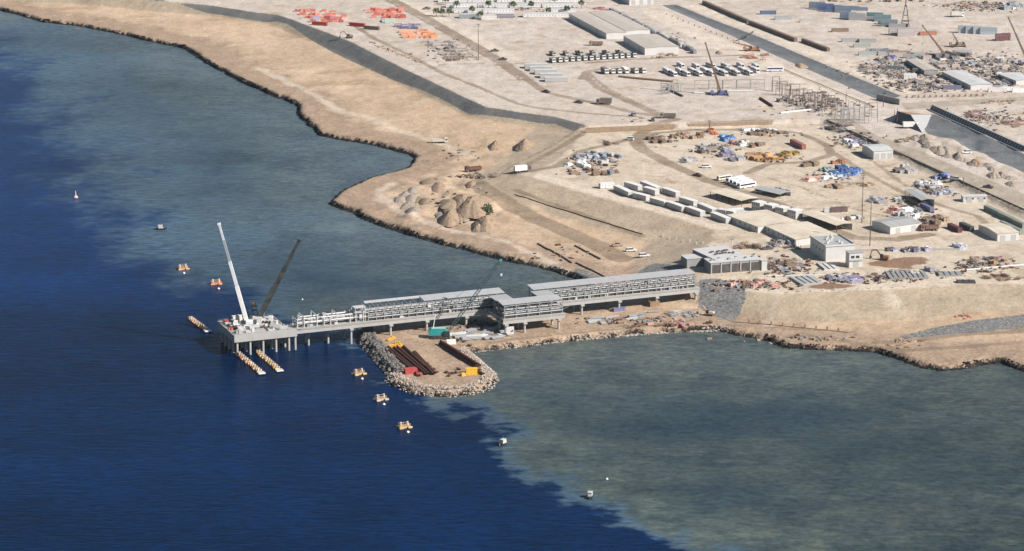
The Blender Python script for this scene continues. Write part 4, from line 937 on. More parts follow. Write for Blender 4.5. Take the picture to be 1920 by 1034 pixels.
def boat(px, py, rz, label, hull=(.02, .025, .035), L=5.2):
    t = thing('work_boat', label, 'boat', P(px, py), rz); w = L * .22
    st = [(-L / 2, w * .9, .9), (0, w, .9), (L * .32, w * .7, 1.05), (L / 2, .06, 1.25)]; vs = []; fs = []
    for x, hw, zt in st: vs += [(x, -hw, zt), (x, -hw * .7, -.35), (x, hw * .7, -.35), (x, hw, zt)]
    for i in range(3):
        for k in range(3): fs.append((i * 4 + k, i * 4 + k + 1, i * 4 + k + 5, i * 4 + k + 4))
        fs.append((i * 4 + 3, i * 4, i * 4 + 4, i * 4 + 7))
    fs.append((0, 3, 2, 1)); fs.append((12, 13, 14, 15))
    MB().add(vs, fs).build('hull', 'paint', t, hull)
    MB().prism([(-L * .3, .92), (L * .18, .97), (L * .08, 2.3), (-L * .28, 2.4)], -w * .7, w * .7).build('cabin', 'white', t)
    MB().box(-L * .34, L * .12, -w * .8, w * .8, 2.42, 2.55).build('cabin_roof', 'white', t)
    MB().box(L * .1, L * .2, -w * .6, w * .6, 1.5, 2.1).build('window', 'glass', t)
    MB().cyl((-L * .1, 0, 2.55), (-L * .1, 0, 4.0), .05, 6).build('mast', 'steel', t)
    MB().bar((-L / 2 - .3, -.2, .2), (-L / 2 - .1, .2, 1.2), .35).build('outboard_motor', 'darksteel', t)
boat(945, 834, R(50), 'small grey boat with dark hull at the reef edge near the causeway tip'); boat(1107, 933, R(80), 'small white-cabined boat over the reef edge beside the tiny buoy'); boat(303, 431, R(5), 'dark square-sided boat with pale top in the bay beyond the floats', L=5.6)

# ------------------------------------------------------------------ pump station and the white buildings beside it
A = P(1332, 514, ZY); B = P(1426, 507, ZY)
t = shed('pump_house', A, B, 9, 5.6, 0, 'grey open-fronted pump house with columns at the landward end of the trestle', 'pump house', 'concd', 'roofw', 0)
L = (B - A).length
for i in range(6): MB().box(-.25, .25, -.35, .0, 0, 5.4).build('column', 'conc', t).location = (.4 + i * (L - .8) / 5, -.02, 0)
for i in range(5): MB().box(.5, (L - .8) / 5 - .5, -.04, .06, .1, 4.4).build('opening_shade', 'darksteel', t).location = (.4 + i * (L - .8) / 5, 0, 0)  # dark panels on the solid wall paint the shade of open bays
for i in range(6): MB().box(-.6, .6, 0, 1.2, 0, .8).build('roof_vent', 'steel', t).location = (2 + i * (L - 4) / 5, 3 + (i % 2) * 2, 5.83)
A = P(1342, 488, ZY + 6); B = P(1401, 481, ZY + 6); A.z = B.z = ZY; D = (P(1300, 468, ZY + 6) - P(1342, 488, ZY + 6)).length
t = shed('screen_building', A, B, D, 6, 0, 'broad white flat-roofed screen building behind the pump house', 'building', 'concd', 'white', 0)
L = (B - A).length
for i in range(14): MB().box(-.5, .5, -.5, .5, 0, random.uniform(.5, 1.1)).build('roof_vent', 'darksteel', t).location = (L * .25 + (i % 7) * L * .09, D * .35 + (i // 7) * D * .2 + random.uniform(-1, 1), 6.23)
A = P(1288, 503, ZY); B = P(1336, 499, ZY); shed('transition_bay', A, B, 8, 4.6, 0, 'low grey transition bay joining the trestle roof to the pump house', 'building', 'concd', 'roofw', 0)
A = P(1428, 508, ZY); B = P(1438, 507.5, ZY); shed('white_kiosk', A, B, 3, 5.2, 0, 'narrow white kiosk at the end of the pump house', 'kiosk', 'white', 'white', 0)
A = P(1372, 470, ZY); t = thing('site_mast', 'short white floodlight mast behind the screen building', 'mast', A); MB().cyl((0, 0, 0), (0, 0, 6), .2, 8).build('pole', 'white', t); MB().box(-1, 1, -.2, .2, 5.6, 6.2).build('lamp_head', 'steel', t)
A = G(1548, 491); B = G(1601, 488)
t = shed('white_block', A, B, 22, 7.6, 0, 'tall white block building with a grey flat roof beside the red soil', 'building', 'white', 'roofg', 0, wins=0)
L = (B - A).length
MB().box(-.35, L + .35, -.37, -.1, 7.825, 8.5).box(-.35, -.1, -.1, 22.3, 7.825, 8.5).box(L + .1, L + .35, -.1, 22.3, 7.825, 8.5).build('parapet', 'white', t)
for i in range(9): MB().box(-.5, .5, -.5, .5, 0, 1.1).build('cooling_unit', 'roofw', t).location = (2 + random.uniform(0, L - 4), 4 + i * 1.9, 7.83)
for i in range(4): MB().box(-.04, .06, -.6, .6, 0, 1).build('window', 'glass', t).location = (0, 4 + i * 4.5, 4.2)
A = G(1592, 503); B = G(1617, 501)
t = shed('white_tower', A, B, 5.5, 7.6, 0, 'small white two-storey tower in front of the tall white block', 'building', 'white', 'roofg', 1)
for i in range(2): MB().box(-.9, .9, -.06, .06, 0, 1.3).build('window', 'glass', t).location = (1.8 + i * 2.6, 0, 4.9)
MB().box(0, (B - A).length, -.5, -.4, 3.6, 4.2).build('balcony', 'conc', t)
def shed_px(name, near, right, back, H, ridge, label, **k):
    """near: nearest ground corner; right: px along the front; back: px along the left side."""
    A = G(*near); B = G(*right); Cc = G(*back); B.z = A.z
    u = (B - A); perp = Vector((-u.y, u.x, 0)).normalized(); dep = abs((Cc - A).dot(perp))
    return shed(name, A, B, max(4, dep), H, ridge, label, **k)
def cab_row(name, near, left_end, right, H, label, roof, **k):
    """front wall = the long left-facing side, running from left_end down to near; the building runs back to the right."""
    A = G(*left_end); B = G(*near); Cc = G(*right); B.z = A.z; u = B - A; perp = Vector((-u.y, u.x, 0)).normalized()
    return shed(name, A, B, max(4, abs((Cc - B).dot(perp))), H, .5, label, wall=k.pop('wall', 'white'), roof=roof, doors=2, **k)
cab_row('mess_hall', (1421, 437), (1363, 415), (1486, 424), 3.4, 'wide cream-roofed mess hall at the end of the white cabins', 'cream', wins=6)
cab_row('mess_hall', (1492, 462), (1436, 436), (1556, 447), 3.4, 'wide cream-roofed mess hall beside the tall white block', 'cream', wins=6)
cab_row('canopy', (1390, 388), (1331, 370), (1412, 380), 3.4, 'pale shade canopy with an open dark side by the white coaches', 'cream', open_front=True)
cab_row('canopy', (1568, 436), (1503, 412), (1590, 429), 3.6, 'pale shade canopy with an open dark side behind the mess hall roof', 'cream', open_front=True)
cab_row('canopy', (1462, 373), (1415, 362), (1478, 367), 2.4, 'low brown-roofed shelter beside the purple sacks', 'roofg', open_front=True)
shed_px('store_shed', (1669, 440), (1727, 432), (1652, 426), 4.0, .9, 'white shed with dull green roof near the tall light masts', roof='roofg', doors=2)
shed_px('store_shed', (1870, 453), (1910, 450), (1822, 436), 4.0, .7, 'white shed with cream roof at the yard edge by the boundary wall', roof='cream', doors=2)
shed_px('store_shed', (1638, 300), (1674, 298), (1612, 288), 5.0, .8, 'white shed with pale green roof below the raised road', roof='roofw', doors=3)
shed_px('store_shed', (1806, 380), (1850, 379), (1800, 376), 3.2, .3, 'low pinkish white shed below the raised road', roof='white', doors=2, wins=4)
cab_row('container_shelter', (1727, 390), (1696, 371), (1748, 386), 4.2, 'tin-roofed shelter between shipping containers in the yard', 'roofg', open_front=True)
# far warehouses
cab_row('warehouse', (1137, 74), (1067, 36), (1172, 71), 4.3, 'long pale warehouse, the nearer of the twin ridge roofs', 'beige')
cab_row('warehouse', (1174, 70), (1104, 33), (1214, 65), 4.3, 'long pale warehouse, the farther of the twin ridge roofs', 'beige')
cab_row('warehouse', (1209, 104), (1169, 80), (1262, 95), 5.0, 'grey-sided warehouse standing alone before the row of parked lorries', 'beige')
shed_px('warehouse', (1180, 10), (1225, 8), (1150, -4), 6, .8, 'cream hall at the head of the lined channel', roof='cream', doors=3)

# ------------------------------------------------------------------ white cabins
GC = 'white site cabins along the embankment'
def cabin(a, b, label, group=None, proto=CAB, col=WHITE, sc=None):
    A = G(*a); B = G(*b); mid = (A + B) / 2; rz = ang(A, B); perp = Vector((-math.sin(rz), math.cos(rz), 0)); mid += perp * 1.6; mid.z = hz(mid.x, mid.y) + .02
    L = (B - A).length; return place('site_cabin', proto, label, 'cabin', mid, rz, group, {'body': jit(col, .05)}, (L / 14.5, 1, 1))
for a, b in (((1150, 358), (1178, 371)), ((1186, 372), (1211, 378)), ((1218, 381), (1245, 389)), ((1250, 389), (1278, 399)), ((1285, 398), (1313, 408)), ((1332, 409), (1361, 420))):
    cabin(a, b, 'white cabin in the row standing along the embankment crest', GC)
for a, b in (((1170, 352), (1196, 359)), ((1200, 350), (1230, 362)), ((1240, 362), (1267, 371)), ((1273, 380), (1300, 388)), ((1307, 391), (1335, 403)), ((1205, 361), (1228, 368))):
    cabin(a, b, 'white cabin in the second row behind the embankment cabins', 'white site cabins in the second row')
cabin((1126, 355), (1152, 353), 'pinkish white cabin at the seaward end of the cabin rows', None, CAB, (.72, .62, .62))
for i, (x, y) in enumerate(((1423, 395), (1446, 400), (1467, 405), (1490, 410))):
    b = G(x, y); place('office_block', CAB2, 'two-storey white office module in the cluster behind the mess hall', 'office', b, ang(G(1400, 385), G(1490, 405)) + 0.0 + R(90) * 0, 'office modules', {'body': jit(WHITE, .05)}, (.5, .9, .85))
for a, b in (((1345, 403), (1375, 408)), ((1360, 406), (1395, 403))): cabin(a, b, 'low white cabin beside the cream mess hall roof', 'cabins by the mess hall')

# ------------------------------------------------------------------ vehicles
def veh(proto, name, px, py, rz, label, cat, cols, group=None, s=1.0):
    b = G(px, py); return place(name, proto, label, cat, b, rz, group, cols, s)
DK = (.12, .1, .09)
a_row = ang(G(1040, 100), G(1062, 112))
for i in range(14): veh(TIP, 'tipper_lorry', 1036 + i * 11.6, 117 - i * .75, a_row + random.uniform(-.06, .06), 'white-cabbed tipper lorry in the long front row by the long white barrack huts', 'lorry', {'body': jit(VW, .06), 'load': jit((.16, .18, .17), .3)}, 'lorries in the long front row', 1.05)
for i in range(6): veh(TIP, 'tipper_lorry', 1036 + i * 25, 104 - i * .4, a_row + random.uniform(-.2, .2), 'dark tipper lorry in the sparse back row before the open sand', 'lorry', {'body': jit((.4, .38, .35), .2), 'load': (.12, .11, .1)}, 'lorries in the sparse back row', 1.0)
for i, x in enumerate((1134, 1147, 1159, 1172, 1190, 1204)): veh(TIP if i % 3 else BOXT, 'lorry', x, 138 - i * .3, a_row + random.uniform(-.06, .06), 'white lorry in the short row of six beside the curved wheel tracks', 'lorry', {'body': jit(VW, .05), 'load': jit((.6, .6, .58) if i in (1, 3) else (.15, .15, .15), .2)}, 'lorries in the short row', 1.1)
for i in range(15):
    veh(BUS, 'coach', 1250 + i * 11.8, 140 - i * .15 + (2 if i % 2 else -3), a_row + random.uniform(-.05, .05), 'white coach in the long row behind the steel gantry line', 'coach', {'body': jit((.72, .71, .72), .06)}, 'coaches in the long row', .95)
for i in range(6): veh(BUS, 'coach', 1276 + i * 28, 126 + (i % 2) * 1.5, a_row + random.uniform(-.1, .1), 'pale coach in the broken second row behind the long coach row', 'coach', {'body': jit((.66, .66, .66), .08)}, 'coaches in the second row', .9)
veh(BUS, 'coach', 1453, 134, R(4), 'white coach with a blue roof line parked apart beside the channel', 'coach', {'body': (.66, .66, .74)}, None, 1.0)
rzb = ang(G(1386, 352), G(1418, 347))
for i, (x, y) in enumerate(((1400, 352), (1393, 348.5), (1386, 345.5), (1379, 342))): veh(BUS, 'coach', x, y, rzb, 'white coach in the tight group of four beside the pale shade canopy', 'coach', {'body': jit((.75, .76, .77), .03)}, 'four coaches by the canopy', 1.0)
veh(BUS, 'coach', 1358, 337, rzb, 'cream coach standing a little apart behind the group of four', 'coach', {'body': (.66, .62, .55)}, None, .8)
for i, (x, y) in enumerate(((1005, 131), (1014, 136), (1024, 142), (1034, 149), (1043, 156))):
    b = G(x, y); place('barrack_hut', CABL, 'long white barrack hut in the staggered group beside the sandy road', 'hut', b + Vector((0, 6, 0)), R(2), 'staggered barrack huts', {'body': jit(WHITE, .04)}, (.5, .9, .9))
SP = [  # singles: proto, name, px, py, angle, label, cat, colours
    (BOXT, 'lorry', 980, 323, 20, 'white lorry with dark cab on the sandy track beside the slope', 'lorry', {'body': DK, 'load': (.74, .73, .7)}),
    (TIP, 'tipper_lorry', 887, 322, 200, 'rusty brown dump truck on the bare headland', 'lorry', {'body': (.12, .05, .035), 'load': (.13, .06, .04)}),
    (SUV, 'car', 1812, 288, 190, 'white car parked between the spoil and the lined channel', 'car', {'body': (.75, .75, .74)}),
    (PICK, 'pickup', 1853, 353, -25, 'dark pickup driving along the raised road', 'pickup', {'body': DK}),
    (PICK, 'pickup', 1793, 338, -25, 'pale pickup driving along the raised road', 'pickup', {'body': (.6, .6, .58)}),
    (PICK, 'pickup', 1308, 331, 140, 'dark pickup on the curving yard track', 'pickup', {'body': DK}),
    (SUV, 'car', 1325, 315, 5, 'white car standing alone inside the curve of the yard track', 'car', {'body': (.76, .74, .7)}),
    (SUV, 'car', 1180, 263, 160, 'white car at the bend of the yard track', 'car', {'body': (.7, .69, .66)}),
    (SUV, 'car', 1183, 472, 12, 'white car parked at the foot of the beige slope, next to its twin', 'car', {'body': (.74, .72, .68)}),
    (SUV, 'car', 1208, 482, 12, 'white car parked above the grey gravel cone', 'car', {'body': (.74, .72, .68)}),
    (BOXT, 'lorry', 1132, 196, 175, 'dark boxy lorry driving on the sandy road', 'lorry', {'body': DK, 'load': (.13, .11, .1)}),
    (PICK, 'pickup', 1085, 194, 150, 'small dark pickup following the boxy lorry', 'pickup', {'body': DK}),
    (PICK, 'pickup', 1024, 174, 140, 'small dark pickup passing the staggered barrack huts', 'pickup', {'body': DK}),
    (SUV, 'car', 1188, 217, 100, 'small car by the end of the brown bank', 'car', {'body': (.3, .28, .27)}),
    (PICK, 'pickup', 1224, 227, 90, 'dark pickup beside the green-tinged gravel pile', 'pickup', {'body': DK}),
    (PICK, 'pickup', 928, 97, 0, 'dark pickup beside the thin light mast', 'pickup', {'body': DK}),
    (PICK, 'pickup', 943, 113, 0, 'dark pickup on the track towards the barrack huts', 'pickup', {'body': (.1, .07, .06)}),
    (TIP, 'tipper_lorry', 1117, 86, 180, 'brown lorry alone on the open sand by the warehouse', 'lorry', {'body': (.3, .2, .14), 'load': (.2, .13, .09)}),
    (TIP, 'tipper_lorry', 1252, 222, 175, 'grey tipper lorry at the foot of the curved wheel tracks', 'lorry', {'body': (.22, .2, .16), 'load': (.14, .13, .1)}),
    (EXC, 'excavator', 1657, 488, 160, 'rusty excavator digging in the red soil patch', 'excavator', {'body': (.24, .11, .05)}),
    (TIP, 'tipper_lorry', 1742, 433, 190, 'brown tipper lorry between the green-roofed shed and the maroon container', 'lorry', {'body': (.18, .1, .08), 'load': (.16, .09, .07)}),
    (TIP, 'tipper_lorry', 825, 269, 5, 'pale rig truck with upright posts on the sandy terrace', 'lorry', {'body': (.55, .52, .48), 'load': (.5, .46, .42)}),
    (BOXT, 'lorry', 1795, 32, 8, 'pale lorry on the open sand beyond the container stacks', 'lorry', {'body': (.7, .68, .64), 'load': (.5, .5, .46)}),
    (BOXT, 'lorry', 1708, 241, 5, 'white lorry parked in front of the dark embankment end', 'lorry', {'body': (.72, .7, .67), 'load': (.7, .69, .66)}),
    (PICK, 'pickup', 800, 18, 200, 'dark pickup at the far end of the sandy road', 'pickup', {'body': DK}),
    (SUV, 'car', 1388, 484, 20, 'dark car behind the screen building', 'car', {'body': (.15, .13, .12)}),
    (PICK, 'pickup', 1440, 468, 10, 'dark pickup in the shade of the mess hall', 'pickup', {'body': (.1, .1, .12)}),
    (PICK, 'pickup', 1158, 462, 15, 'tan pickup at the foot of the beige slope', 'pickup', {'body': (.4, .32, .24)}),
    (SUV, 'car', 1425, 362, 5, 'small white car by the purple sacks', 'car', {'body': (.75, .74, .72)}),
    (EXC, 'excavator', 655, 72, 200, 'small dark excavator beside the grey revetment', 'excavator', {'body': (.18, .13, .1)})]
for pr, nm, x, y, a, lab, cat, cols in SP: veh(pr, nm, x, y, R(a), lab, cat, cols, None, 1.15)

# ------------------------------------------------------------------ containers
def cont(px, py, a, col, label, group=None, proto=CON12, stack=1, sc=None, dz=0):
    b = G(px, py)
    for k in range(stack): place('shipping_container', proto, label, 'container', b + Vector((0, 0, .02 + 2.62 * k + dz)), R(a), group, {'body': jit(col, .12)}, sc)
BL = (.09, .14, .26); BG = (.17, .22, .28); GY = (.33, .34, .35)
for i, (x, y, c) in enumerate(((1440, 27, BL), (1468, 37, GY), (1575, 60, (.22, .16, .12)), (1594, 79, GY), (1626, 80, GY), (1616, 89, (.36, .38, .35)), (1649, 98, (.2, .22, .24)), (1690, 103, (.42, .25, .18)), (1626, 104, (.3, .34, .33)), (1805, 101, (.4, .38, .42)), (1740, 66, (.4, .17, .12)), (1515, 42, (.45, .43, .4)))):
    cont(x, y, 3, c, ('blue' if c == BL else 'weathered') + ' single shipping container %s' % ['standing at the edge of the open sand above the channel', 'beside the lone blue container', 'alone in the middle of the open sand', 'in the pair by the boundary wall, seaward one', 'in the pair by the boundary wall, landward one', 'in front of the pair by the boundary wall', 'in the scrap yard before the dark tarpaulins', 'with faded red paint in the scrap yard', 'with pale roof at the edge of the scrap yard', 'behind the leaning crane boom', 'with faded red paint beside the pale containers', 'lying low beside the wall along the channel'][i])
SB = 'blue-grey container in the long double-stacked block beyond the channel'
for (x, y, n, c) in ((1532, 17, 2, BG), (1548, 20, 2, BL), (1563, 23, 2, BL), (1580, 24, 2, BG), (1596, 18, 1, BG), (1612, 20, 1, BG), (1590, 36, 2, BG), (1607, 38, 2, GY), (1624, 38, 1, GY), (1640, 37, 2, (.16, .26, .28)), (1655, 41, 2, (.18, .27, .29)), (1662, 46, 1, BG), (1667, 50, 2, (.2, .25, .28)), (1682, 52, 1, GY)):
    cont(x, y, -12, c, SB, 'double-stacked container block', stack=n)
for (x, y) in ((1682, 66), (1698, 68), (1712, 66)): cont(x, y, 4, (.42, .38, .37), 'pale container in the trio below the lattice derrick', 'pale trio of containers', stack=2)
for i, (x, y) in enumerate(((1812, 62), (1826, 63), (1840, 64), (1853, 65))): cont(x, y, -6, (.33, .38, .42), 'grey-blue container in the oval stack on open sand', 'oval container stack', stack=2)
for (x, y) in ((1874, 77), (1886, 76)): cont(x, y, 2, (.16, .08, .09), 'dark maroon container in the small stack beside the oval stack', 'maroon pair', CON6, 2)
al = math.degrees(ang(G(1160, 30), G(1300, 98)))
for i in range(20):
    u = i / 19; x = 1150 + u * 150; y = 24 + u * 76 + random.uniform(-2, 1)
    cont(x, y, al + random.uniform(-3, 3), random.choice(((.2, .2, .2), (.5, .5, .5), (.3, .32, .34), (.18, .2, .22))), 'grey container in the long line beside the twin warehouses', 'container line by the warehouses', CON6 if i % 3 else CON12)
for a, b, n, lab in (((1320, 8), (1402, 44), 9, 'dark container in the wall of containers along the far bank of the channel'), ((1408, 46), (1490, 78), 9, 'dark container in the wall of containers along the far bank of the channel'), ((1508, 80), (1550, 96), 5, 'dark container in the short line at the corner of the scrap yard')):
    aa = math.degrees(ang(G(*a), G(*b)))
    for i in range(n):
        u = (i + .5) / n; cont(a[0] + (b[0] - a[0]) * u, a[1] + (b[1] - a[1]) * u, aa, (.17, .12, .10), lab, 'container wall by the channel' if n > 5 else 'short container line')
ar = math.degrees(ang(G(1700, 340), G(1860, 412)))
for i, (x, y) in enumerate(((1858, 398), (1870, 404), (1884, 411), (1896, 417), (1910, 424), (1905, 436), (1888, 428))): cont(x, y, ar, ((.22, .25, .22), (.2, .24, .2))[i % 2], 'dark green container parked in the line below the raised road', 'green containers below the road')
cont(1790, 432, ar, (.13, .04, .05), 'maroon container beside the cream-roofed shed'); cont(1812, 430, ar, (.06, .07, .07), 'black container next to the maroon one')
cont(1496, 275, math.degrees(ang(G(1480, 258), G(1512, 274))), (.26, .10, .09), 'red-brown container inside the bend of the yard track', None, CON12, 1, (1.5, 1.1, 1.1))
cont(1555, 398, 5, (.5, .5, .5), 'pale container at the end of the dark stack by the two light masts', None, CON6); cont(1567, 398, 5, (.12, .08, .09), 'dark maroon container in the stack by the two light masts', 'dark stack by the masts', CON6); cont(1578, 397, 5, (.14, .1, .1), 'dark maroon container in the stack by the two light masts', 'dark stack by the masts', CON6)
cont(1715, 384, ar, (.15, .1, .1), 'dark brown container under the tin-roofed shelter'); cont(1738, 394, ar, (.14, .15, .26), 'blue container at the end of the tin-roofed shelter')
for i, (x, y) in enumerate(((600, 48), (670, 50), (697, 56))): cont(x, y, -25, ((.32, .06, .05), (.35, .05, .05), (.14, .11, .1))[i], ['red-brown container behind the salmon stacks', 'red container on the pale stand by the dark track', 'dark container next to the red one by the track'][i])
for i, (x, y) in enumerate(((1870, 172), (1895, 171), (1915, 173))): cont(x, y, 2, (.68, .66, .66), 'white container along the road behind the ribbed wall', 'white containers along the road')
cab_row('yard_hall', (1820, 169), (1766, 143), (1850, 162), 3.2, 'long pale-roofed hall at the scrap yard edge by the road', 'roofw')
cab_row('yard_hall', (1733, 142), (1699, 121), (1752, 137), 3.4, 'short pale-roofed hall in the middle of the scrap yard', 'beige', wall='concd')
cab_row('yard_hall', (1905, 160), (1872, 147), (1935, 155), 3.0, 'pale hall behind the white road containers', 'roofw')
place('site_cabin', CAB, 'lone white cabin with a dark window band in the scrap yard', 'cabin', G(1706, 148), R(3), None, {'body': (.6, .6, .6)}, (.6, 1, 1))
for i in range(9): cont(1640 + i * 14, 98 + (i % 2) * 5 + i * 1.2, random.uniform(-4, 8), random.choice(((.34, .34, .34), (.22, .2, .2), (.4, .36, .33))), 'dull container in the loose line at the back of the scrap yard', 'loose container line', CON6 if i % 3 == 1 else CON12)
cont(1680, 131, -20, (.2, .25, .24), 'green-grey container in the middle of the scrap yard'); cont(1728, 137, -20, (.2, .25, .24), 'grey container beside the pale yard hut'); cont(1785, 168, 0, (.15, .15, .22), 'dark blue container near the road junction')

# barracks at the top of the picture
k = 0
for y, xs, rw in ((4, (850, 905, 960, 1015, 1060), 'in the backmost row of the camp beyond the open sand'), (14, (865, 925, 985, 1045), 'in the third row of the camp beyond the open sand'), (24, (880, 935, 1050), 'in the second row of the camp beyond the open sand'), (32, (1010, 1062), 'at the warehouse end of the front camp row')):
    for x in xs:
        b = G(x, y); place('barrack_hut', CABL, 'long low white barrack hut ' + rw, 'hut', b, R(2), 'barrack huts ' + rw, {'body': jit((.66, .65, .65), .06)}, (.78, .8, .95))
b = G(905, 33); place('barrack_hut', CABL, 'dark grey hut at the front of the far camp', 'hut', G(946, 33), R(2), None, {'body': (.2, .21, .24)}, (.45, .8, .95)); place('barrack_hut', CABL, 'blue-grey hut between two dark trees at the front of the far camp', 'hut', G(880, 34), R(2), None, {'body': (.24, .28, .3)}, (.5, .8, .95)); place('barrack_hut', CABL, 'white hut between the dark grey hut and the blue-grey hut', 'hut', G(917, 37), R(2), None, {'body': (.72, .7, .68)}, (.38, .8, .95))
# trees of the far camp
def tree(px, py, h, r, label, group=None):
    t = thing('tree', label, 'tree', G(px, py), 0, group); rr = random.Random(px * 31 + py)
    MB().cyl((0, 0, -.2), (.1, 0, h * .55), .22, 7, .12).build('trunk', 'trunk', t)
    m = MB()
    for i in range(130):
        a = rr.uniform(0, 6.28); e = rr.uniform(-.7, 1.3); k = r * rr.uniform(.45, 1.05)
        c = Vector((math.cos(a) * math.cos(e) * k, math.sin(a) * math.cos(e) * k, h * .62 + math.sin(e) * k * .9)); s = rr.uniform(.25, .55)
        u = Vector((rr.uniform(-1, 1), rr.uniform(-1, 1), rr.uniform(-1, 1))).normalized() * s; v = u.orthogonal().normalized() * s
        m.add([c - u - v, c + u - v * .4, c + u * .6 + v, c - u * .8 + v * .7], [(0, 1, 2, 3)])
    m.build('crown', 'leaf', t); return t
for x, y in ((836, 9), (856, 17), (818, 31), (829, 32), (842, 32), (885, 27), (900, 37), (916, 17), (962, 18), (996, 18), (1028, 30), (1063, 26), (1090, 16), (1040, 8)): tree(x, y, 6.5, 2.6, 'dark dusty tree among the huts of the far camp', 'trees of the far camp')
tree(913, 402, 5.0, 3.2, 'dense green bush on the sandy headland beside the spoil heaps'); tree(917, 403, 3.6, 2.6, 'low green bush leaning against the larger headland bush')

# ------------------------------------------------------------------ spoil heaps
def heap(px, py, rx, ry, h, label, m='soil', group=None, rz=0, z0=3):
    b = G(px, py, z0); mb = MB(); n = 40; ri = 14; sd = random.randint(0, 999)
    th, sj = np.meshgrid(np.linspace(0, 2 * math.pi, n, endpoint=False), np.arange(ri + 1) / ri)
    ca, sa = np.cos(th), np.sin(th); k = 1 + .7 * fbm(ca * 1.4 + sd, sa * 1.4, 3, sd); x = ca * rx * sj * k; y = sa * ry * sj * k
    nz = fbm(x / 4 + sd, y / 7, 3, sd); n2_ = fbm(x / 1.1 + sd, y / 2.0, 2, sd + 5)
    z = h * np.maximum(0, (1 - sj) * .85 + .15 * (1 - sj * sj)) * (1 + nz * .5) + n2_ * .9 * min(1, h / 3) * (1 - sj * .5) - .6 * sj ** 3
    fs = [(j * n + i, (j + 1) * n + i, (j + 1) * n + (i + 1) % n, j * n + (i + 1) % n) for j in range(ri) for i in range(n)]
    mb.add(np.stack([x, y, z], -1).reshape(-1, 3).tolist(), fs, 0, False); return mesh_thing('spoil_heap', mb, m, label, 'spoil heap', b, rz, group)
heap(912, 424, 9, 17, 6.0, 'large brown spoil heap below the green bush'); heap(897, 430, 4, 8, 3.2, 'brown spoil heap joined to the side of the large heap')
heap(845, 412, 6, 14, 5, 'brown spoil heap behind the pale coastal way'); heap(885, 388, 9, 26, 5.5, 'long brown spoil ridge across the headland'); heap(868, 380, 7, 20, 4, 'brown spoil ridge at the root of the long ridge')
_hr = random.Random(3)
for i in range(15):
    x, y = _hr.uniform(770, 900), _hr.uniform(338, 412)
    if y > 345 + (x - 770) * .65 + 30: continue
    heap(x, y, _hr.uniform(3, 6.5), _hr.uniform(7, 16), _hr.uniform(.6, 1.5), 'low tipped spoil heap on the rough ground of the headland', _hr.choice(('soil', 'soil', 'spoilg')), 'low tipped heaps on the headland')
heap(930, 275, 6, 13, 3.6, 'pointed grey-brown heap on the sandy terrace'); heap(985, 274, 7, 15, 4.2, 'pointed grey-brown heap beside the track on the terrace')
for i, (x, y) in enumerate(((750, 375), (765, 385), (778, 395), (760, 366), (772, 372), (775, 358))): heap(x, y, 4.5, 11, 1.5, 'pale grey gravel heap at the root of the headland', 'spoilg', 'grey gravel heaps')
for i in range(22):
    u = i / 21; heap(1712 + u * 190 + random.uniform(-6, 6), 258 + u * 84 + random.uniform(-7, 5), random.uniform(3, 6), random.uniform(6, 13), random.uniform(1.2, 2.8), 'grey-brown spoil heap between the raised road and the lined channel', 'spoilg', 'spoil along the channel', 0, 11)
heap(1830, 308, 5, 10, 3.2, 'tall reddish spoil heap standing out of the ridge by the channel', 'soil', None, 0, 11)
heap(1348, 100, 3.5, 8, 1.6, 'small brown heap beside the channel bank', z0=11); heap(1500, 124, 5, 10, 2.2, 'dark heap beside the channel bank', z0=11)

# ------------------------------------------------------------------ masts and poles
def mast(px, py, top, label, lamps=True, group=None, r=.16):
    b = G(px, py); tz = PY(px, top, b.y).z - b.z; t = thing('light_mast', label, 'mast', b, 0, group)
    MB().cyl((0, 0, 0), (0, 0, tz), r * 1.6, 8, r * .7).build('pole', 'darksteel', t)
    if lamps: MB().box(-1.1, 1.1, -.25, .25, tz - .9, tz).build('lamp_head', 'steel', t); MB().bar((-1.6, 0, tz - 1.6), (1.6, 0, tz - 1.6), .14).build('crossarm', 'darksteel', t)
mast(1631, 462, 367, 'tall light mast nearest the tall white block'); mast(1616, 418, 328, 'tall light mast behind the other near the blue pallets'); mast(897, 114, 45, 'thin tall mast beside the sandy road by the grey pipe stacks'); mast(1330, 246, 226, 'short white lamp post by the gap in the brown bank', r=.2)
mast(1682, 232, 203, 'white post at the dark embankment end, nearer the channel', False, r=.22); mast(1677, 230, 206, 'white post at the dark embankment end, farther from the channel', False, r=.22); mast(1656, 200, 176, 'white post before the first dark wing wall', False); mast(1586, 200, 170, 'thin post beside the channel fence', False); mast(1806, 350, 333, 'thin post beside the raised road', False)
# lattice derrick
b = G(1697, 51); t = thing('lattice_derrick', 'brown lattice derrick on splayed legs beside the container block', 'derrick', b); tz = PY(1695, -4, b.y).z - b.z
for dx, dy in ((-3, -3), (3, -3), (3, 3), (-3, 3)): MB().bar((dx, dy, 0), (dx * .15, dy * .15, tz * .75), .28).build('leg', 'darksteel', t)
for z in (.25, .5): k = 1 - z * 1.1; MB().box(-3 * k, 3 * k, -3 * k, 3 * k, tz * z * .8, tz * z * .8 + .2).build('platform', 'darksteel', t)
MB().bar((0, 0, tz * .7), (0, 0, tz), .6).build('head', 'rust', t); MB().box(-2, 2, -1.5, 1.5, 0, 2.4).build('winch_house', 'darksteel', t)

